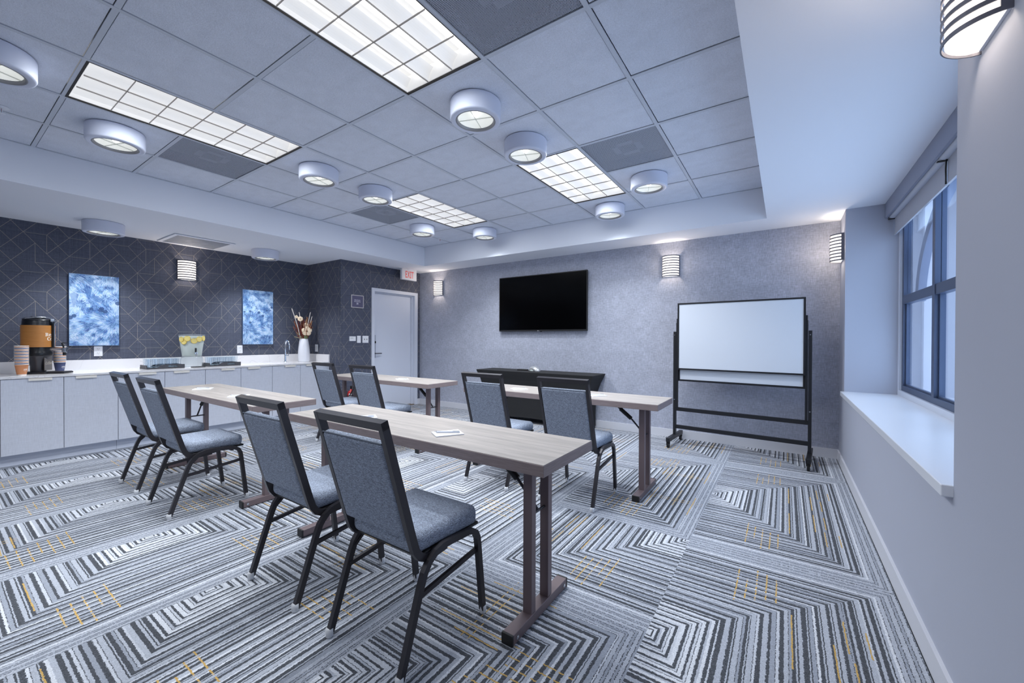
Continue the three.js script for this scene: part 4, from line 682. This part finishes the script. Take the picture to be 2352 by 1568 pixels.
// ------------------------------------------------------------------ pictures on the dark wall
{
  const paint = (sd, cent) => canvasTex(512, 1024, (g, w, h) => {
    seed = sd;
    g.fillStyle = 'rgb(128,162,204)'; g.fillRect(0, 0, w, h);
    for (let k = 0; k < 200; k++) { g.fillStyle = `rgba(${rnd() > 0.45 ? '186,208,232' : '72,112,168'},0.22)`; g.beginPath(); g.ellipse(rnd() * w, rnd() * h, rr(20, 110), rr(14, 60), rnd() * 6, 0, 7); g.fill(); }
    // short brush strokes that run out from the nearest flower centre, in patches of dark and light
    const o = sd % 97;
    for (let k = 0; k < 5200; k++) {
      const x = rnd() * w, y = rnd() * h; let best = 1e9, B = null; for (const c of cent) { const d = Math.hypot(x - c[0] * w, y - c[1] * h) / c[2]; if (d < best) { best = d; B = c; } }
      const a = Math.atan2(y - B[1] * h, x - B[0] * w) + rr(-0.22, 0.22), f = vnoise(x / 62 + o, y / 62, 999, 999) + 0.35 * (vnoise(x / 20, y / 20 + o, 999, 999) - 0.5), L = rr(10, 46);
      const near = Math.hypot(x - B[0] * w, y - B[1] * h) < 46;
      g.strokeStyle = near || f < 0.36 ? `rgba(${rr(26, 52) | 0},${rr(58, 92) | 0},${rr(112, 156) | 0},${rr(0.4, 0.9)})` : f < 0.52 ? `rgba(${rr(92, 130) | 0},${rr(140, 172) | 0},${rr(196, 220) | 0},${rr(0.4, 0.8)})` : `rgba(${rr(180, 212) | 0},${rr(204, 226) | 0},${rr(228, 242) | 0},${rr(0.4, 0.9)})`;
      g.lineWidth = rr(1.5, 5); g.beginPath(); g.moveTo(x, y); g.quadraticCurveTo(x + Math.cos(a + 0.15) * L / 2, y + Math.sin(a + 0.15) * L / 2, x + Math.cos(a) * L, y + Math.sin(a) * L); g.stroke();
    }
    // feathered fronds
    for (let f = 0; f < 9; f++) { const x = rnd() * w, y = rr(0, 0.5) * h, a = rr(0.3, 1.6), L = rr(160, 340); for (let k = 0; k < 46; k++) { const t = k / 46, px = x + Math.cos(a) * L * t, py = y + Math.sin(a) * L * t, q = 46 * (1 - t) + 8; for (const s of [-1, 1]) { g.strokeStyle = f % 2 ? 'rgba(196,214,234,0.7)' : 'rgba(48,88,146,0.75)'; g.lineWidth = 2.4; g.beginPath(); g.moveTo(px, py); g.lineTo(px + Math.cos(a + s * 0.9) * q, py + Math.sin(a + s * 0.9) * q); g.stroke(); } } }
    for (let k = 0; k < 7; k++) { const x = rnd() * w, y = rr(0.12, 0.62) * h, r = rr(16, 30); g.fillStyle = 'rgba(36,62,104,0.75)'; g.beginPath(); g.arc(x, y, r, 0, 7); g.fill(); g.fillStyle = 'rgba(86,128,186,0.5)'; for (let q = 0; q < 14; q++) { g.beginPath(); g.arc(x + rr(-r, r), y + rr(-r, r), 3, 0, 7); g.fill(); } }
  });
  const art = (Z0, Z1, tex, label) => {
    const p = thing('canvas_picture', label, 'picture', [XL, 1.527, -(Z0 + Z1) / 2], 0, 'blue canvas pictures');
    const w = Z1 - Z0, h = 0.806;
    part('canvas_box', bx(0.036, h, w, 0.019, 0, 0), std({ color: S(120, 150, 196), roughness: 0.8 }), p);
    const g = new THREE.PlaneGeometry(w, h); g.rotateY(Math.PI / 2); g.translate(0.0378, 0, 0); part('print', g, std({ map: tex, roughness: 0.7 }), p);
  };
  art(0.942, 1.346, paint(4242, [[-0.2, -0.1, 1], [0.92, 0.66, 1.4], [0.42, 1.02, 0.7], [0.46, 0.36, 0.8], [0.22, 0.42, 0.6], [0.95, 0.30, 0.6], [0.7, 0.33, 0.5]]), 'blue and white abstract plant print above the first tray of glasses side');
  art(2.672, 3.090, paint(9191, [[0.1, 0.70, 1.4], [1.1, 0.45, 0.9], [0.7, 1.03, 0.7], [0.1, -0.05, 0.9], [0.24, 0.26, 0.5], [0.52, 0.31, 0.5], [0.76, 0.37, 0.5], [1.0, 0.72, 0.6]]), 'blue and white abstract plant print between the second glass tray and faucet');
  scene.children.filter((o) => o.userData.category === 'picture').forEach((o, k) => { o.userData.label = k ? 'blue and white plant print on canvas, beside the faucet and vase' : 'blue and white plant print on canvas, beside the coffee urn'; });
}
// ------------------------------------------------------------------ outlets, switches, signs, extinguisher
{
  const pl = std({ color: S(232, 233, 238), roughness: 0.4 }), hole = std({ color: S(120, 116, 112), roughness: 0.6 });
  const plate = (name, label, cat, pos, turn, w, h, kids, group) => { const o = thing(name, label, cat, pos, turn, group); part('cover_plate', rb(w, h, 0.007, 0.002, 0, 0, 0.0035, 1), pl, o); kids(o); return o; };
  const sockets = (o) => { for (const y of [-0.024, 0.024]) { const s = part('socket', rb(0.034, 0.03, 0.003, 0.001, 0, y, 0.0075, 1), pl, o); part('slot', [bx(0.003, 0.010, 0.002, -0.007, y + 0.003, 0.009), bx(0.003, 0.010, 0.002, 0.007, y + 0.003, 0.009), bx(0.004, 0.004, 0.002, 0, y - 0.008, 0.009)], hole, s); } };
  plate('wall_outlet', 'white wall outlet under the picture near the coffee urn', 'outlet', [XL, 1.058, -1.176], Math.PI / 2, 0.072, 0.116, sockets, 'white wall outlets');
  plate('wall_outlet', 'white wall outlet under the picture near the faucet', 'outlet', [XL, 1.051, -2.643], Math.PI / 2, 0.072, 0.116, sockets, 'white wall outlets');
  plate('wall_outlet', 'white switch plate beside the vase on the side wall', 'outlet', [-6.343, 1.058, -ZS], 0, 0.074, 0.118, (o) => part('rocker', rb(0.034, 0.066, 0.004, 0.001, 0, 0, 0.008, 1), std({ color: S(214, 212, 210), roughness: 0.4 }), o), 'white wall outlets');
  plate('thermostat', 'small wide white thermostat box beside the switches', 'thermostat', [XD, 1.213, -3.868], Math.PI / 2, 0.114, 0.074, (o) => part('display', bx(0.05, 0.02, 0.002, -0.015, 0.008, 0.008), std({ color: S(206, 210, 214), roughness: 0.3 }), o));
  plate('light_switch', 'single white light switch plate between thermostat and double switch', 'switch', [XD, 1.203, -3.982], Math.PI / 2, 0.068, 0.114, (o) => part('rocker', rb(0.032, 0.064, 0.004, 0.001, 0, 0, 0.008, 1), pl, o));
  plate('light_switch', 'double white light switch plate beside the door frame', 'switch', [XD, 1.203, -4.104], Math.PI / 2, 0.114, 0.114, (o) => { for (const x of [-0.023, 0.023]) part('toggle', bx(0.008, 0.02, 0.012, x, 0, 0.010), hole, o); });
  // occupancy sign
  const occ = thing('occupancy_sign', 'square dark room capacity sign with pale frame on patterned wall', 'sign', [XD, 1.808, -3.952], Math.PI / 2);
  part('sign_frame', [bx(0.226, 0.012, 0.012, 0, 0.096, 0.006), bx(0.226, 0.012, 0.012, 0, -0.096, 0.006), bx(0.012, 0.18, 0.012, -0.107, 0, 0.006), bx(0.012, 0.18, 0.012, 0.107, 0, 0.006)], std({ color: S(190, 184, 186), roughness: 0.4 }), occ);
  const og = new THREE.PlaneGeometry(0.204, 0.182); og.translate(0, 0, 0.006);
  part('sign_face', og, std({ roughness: 0.5, map: canvasTex(512, 456, (g, a, b) => { g.fillStyle = 'rgb(92,90,118)'; g.fillRect(0, 0, a, b); g.fillStyle = 'rgb(222,220,230)'; g.textAlign = 'center'; g.font = 'bold 56px sans-serif'; g.fillText('Maximum', a / 2, 190); g.fillText('Occupancy', a / 2, 250); g.font = 'bold 88px sans-serif'; g.fillText('30', a / 2, 345); }) }), occ);
  part('sign_back', bx(0.21, 0.186, 0.004, 0, 0, 0.002), std({ color: S(92, 90, 118), roughness: 0.5 }), occ);
  // exit sign
  const ex = thing('exit_sign', 'white exit sign with red letters hanging over the door', 'exit sign', [-5.5, 2.342, -4.858], Math.PI / 2);
  part('sign_box', rb(0.335, 0.195, 0.046, 0.004, 0, 0, 0), std({ color: S(214, 216, 222), roughness: 0.5 }), ex);
  const eg = new THREE.PlaneGeometry(0.318, 0.178); eg.translate(0, 0, 0.0236);
  part('sign_face', eg, std({ roughness: 0.5, map: canvasTex(640, 358, (g, a, b) => { g.fillStyle = 'rgb(216,220,224)'; g.fillRect(0, 0, a, b); g.fillStyle = 'rgb(232,92,86)'; g.font = 'bold 300px sans-serif'; g.textAlign = 'center'; g.save(); g.translate(a / 2, 0); g.scale(0.62, 1.12); g.fillText('EXIT', 0, 270); g.restore(); }), emissive: new THREE.Color(0.5, 0.24, 0.22), emissiveIntensity: 0.12 }), ex);
  part('canopy', [bx(0.10, 0.012, 0.06, 0.02, SH - 2.342 - 0.007, 0), bx(0.03, 0.01, 0.03, 0.02, 0.1, 0)], M.white, ex);
  // fire extinguisher
  const fe = thing('fire_extinguisher', 'red fire extinguisher with white label low by the patterned wall', 'fire extinguisher', [-5.59, 0.001, -3.79]);
  part('cylinder', lathe([[0.001, 0], [0.056, 0], [0.058, 0.006], [0.058, 0.36], [0.045, 0.395], [0.02, 0.41], [0.018, 0.43], [0.001, 0.43]], 28), std({ color: S(178, 36, 36), roughness: 0.35 }), fe);
  part('label', (() => { const g = new THREE.CylinderGeometry(0.0588, 0.0588, 0.13, 28, 1, true, 0.3, 3.4); g.translate(0, 0.30, 0); return g; })(), std({ color: S(226, 222, 222), roughness: 0.5, side: THREE.DoubleSide }), fe);
  part('valve', [rb(0.03, 0.04, 0.03, 0.004, 0, 0.445, 0, 1), rb(0.1, 0.012, 0.02, 0.003, 0.03, 0.47, 0, 1)], M.black, fe);
  part('hose', tube([[0.02, 0.445, 0], [0.06, 0.43, 0.02], [0.066, 0.33, 0.03], [0.062, 0.2, 0.03]], 0.008, 8, 20), M.black, fe);
}
scene.traverse((o) => { if (o.isMesh) { o.castShadow = true; o.receiveShadow = true; } });
renderer.render(scene, camera);
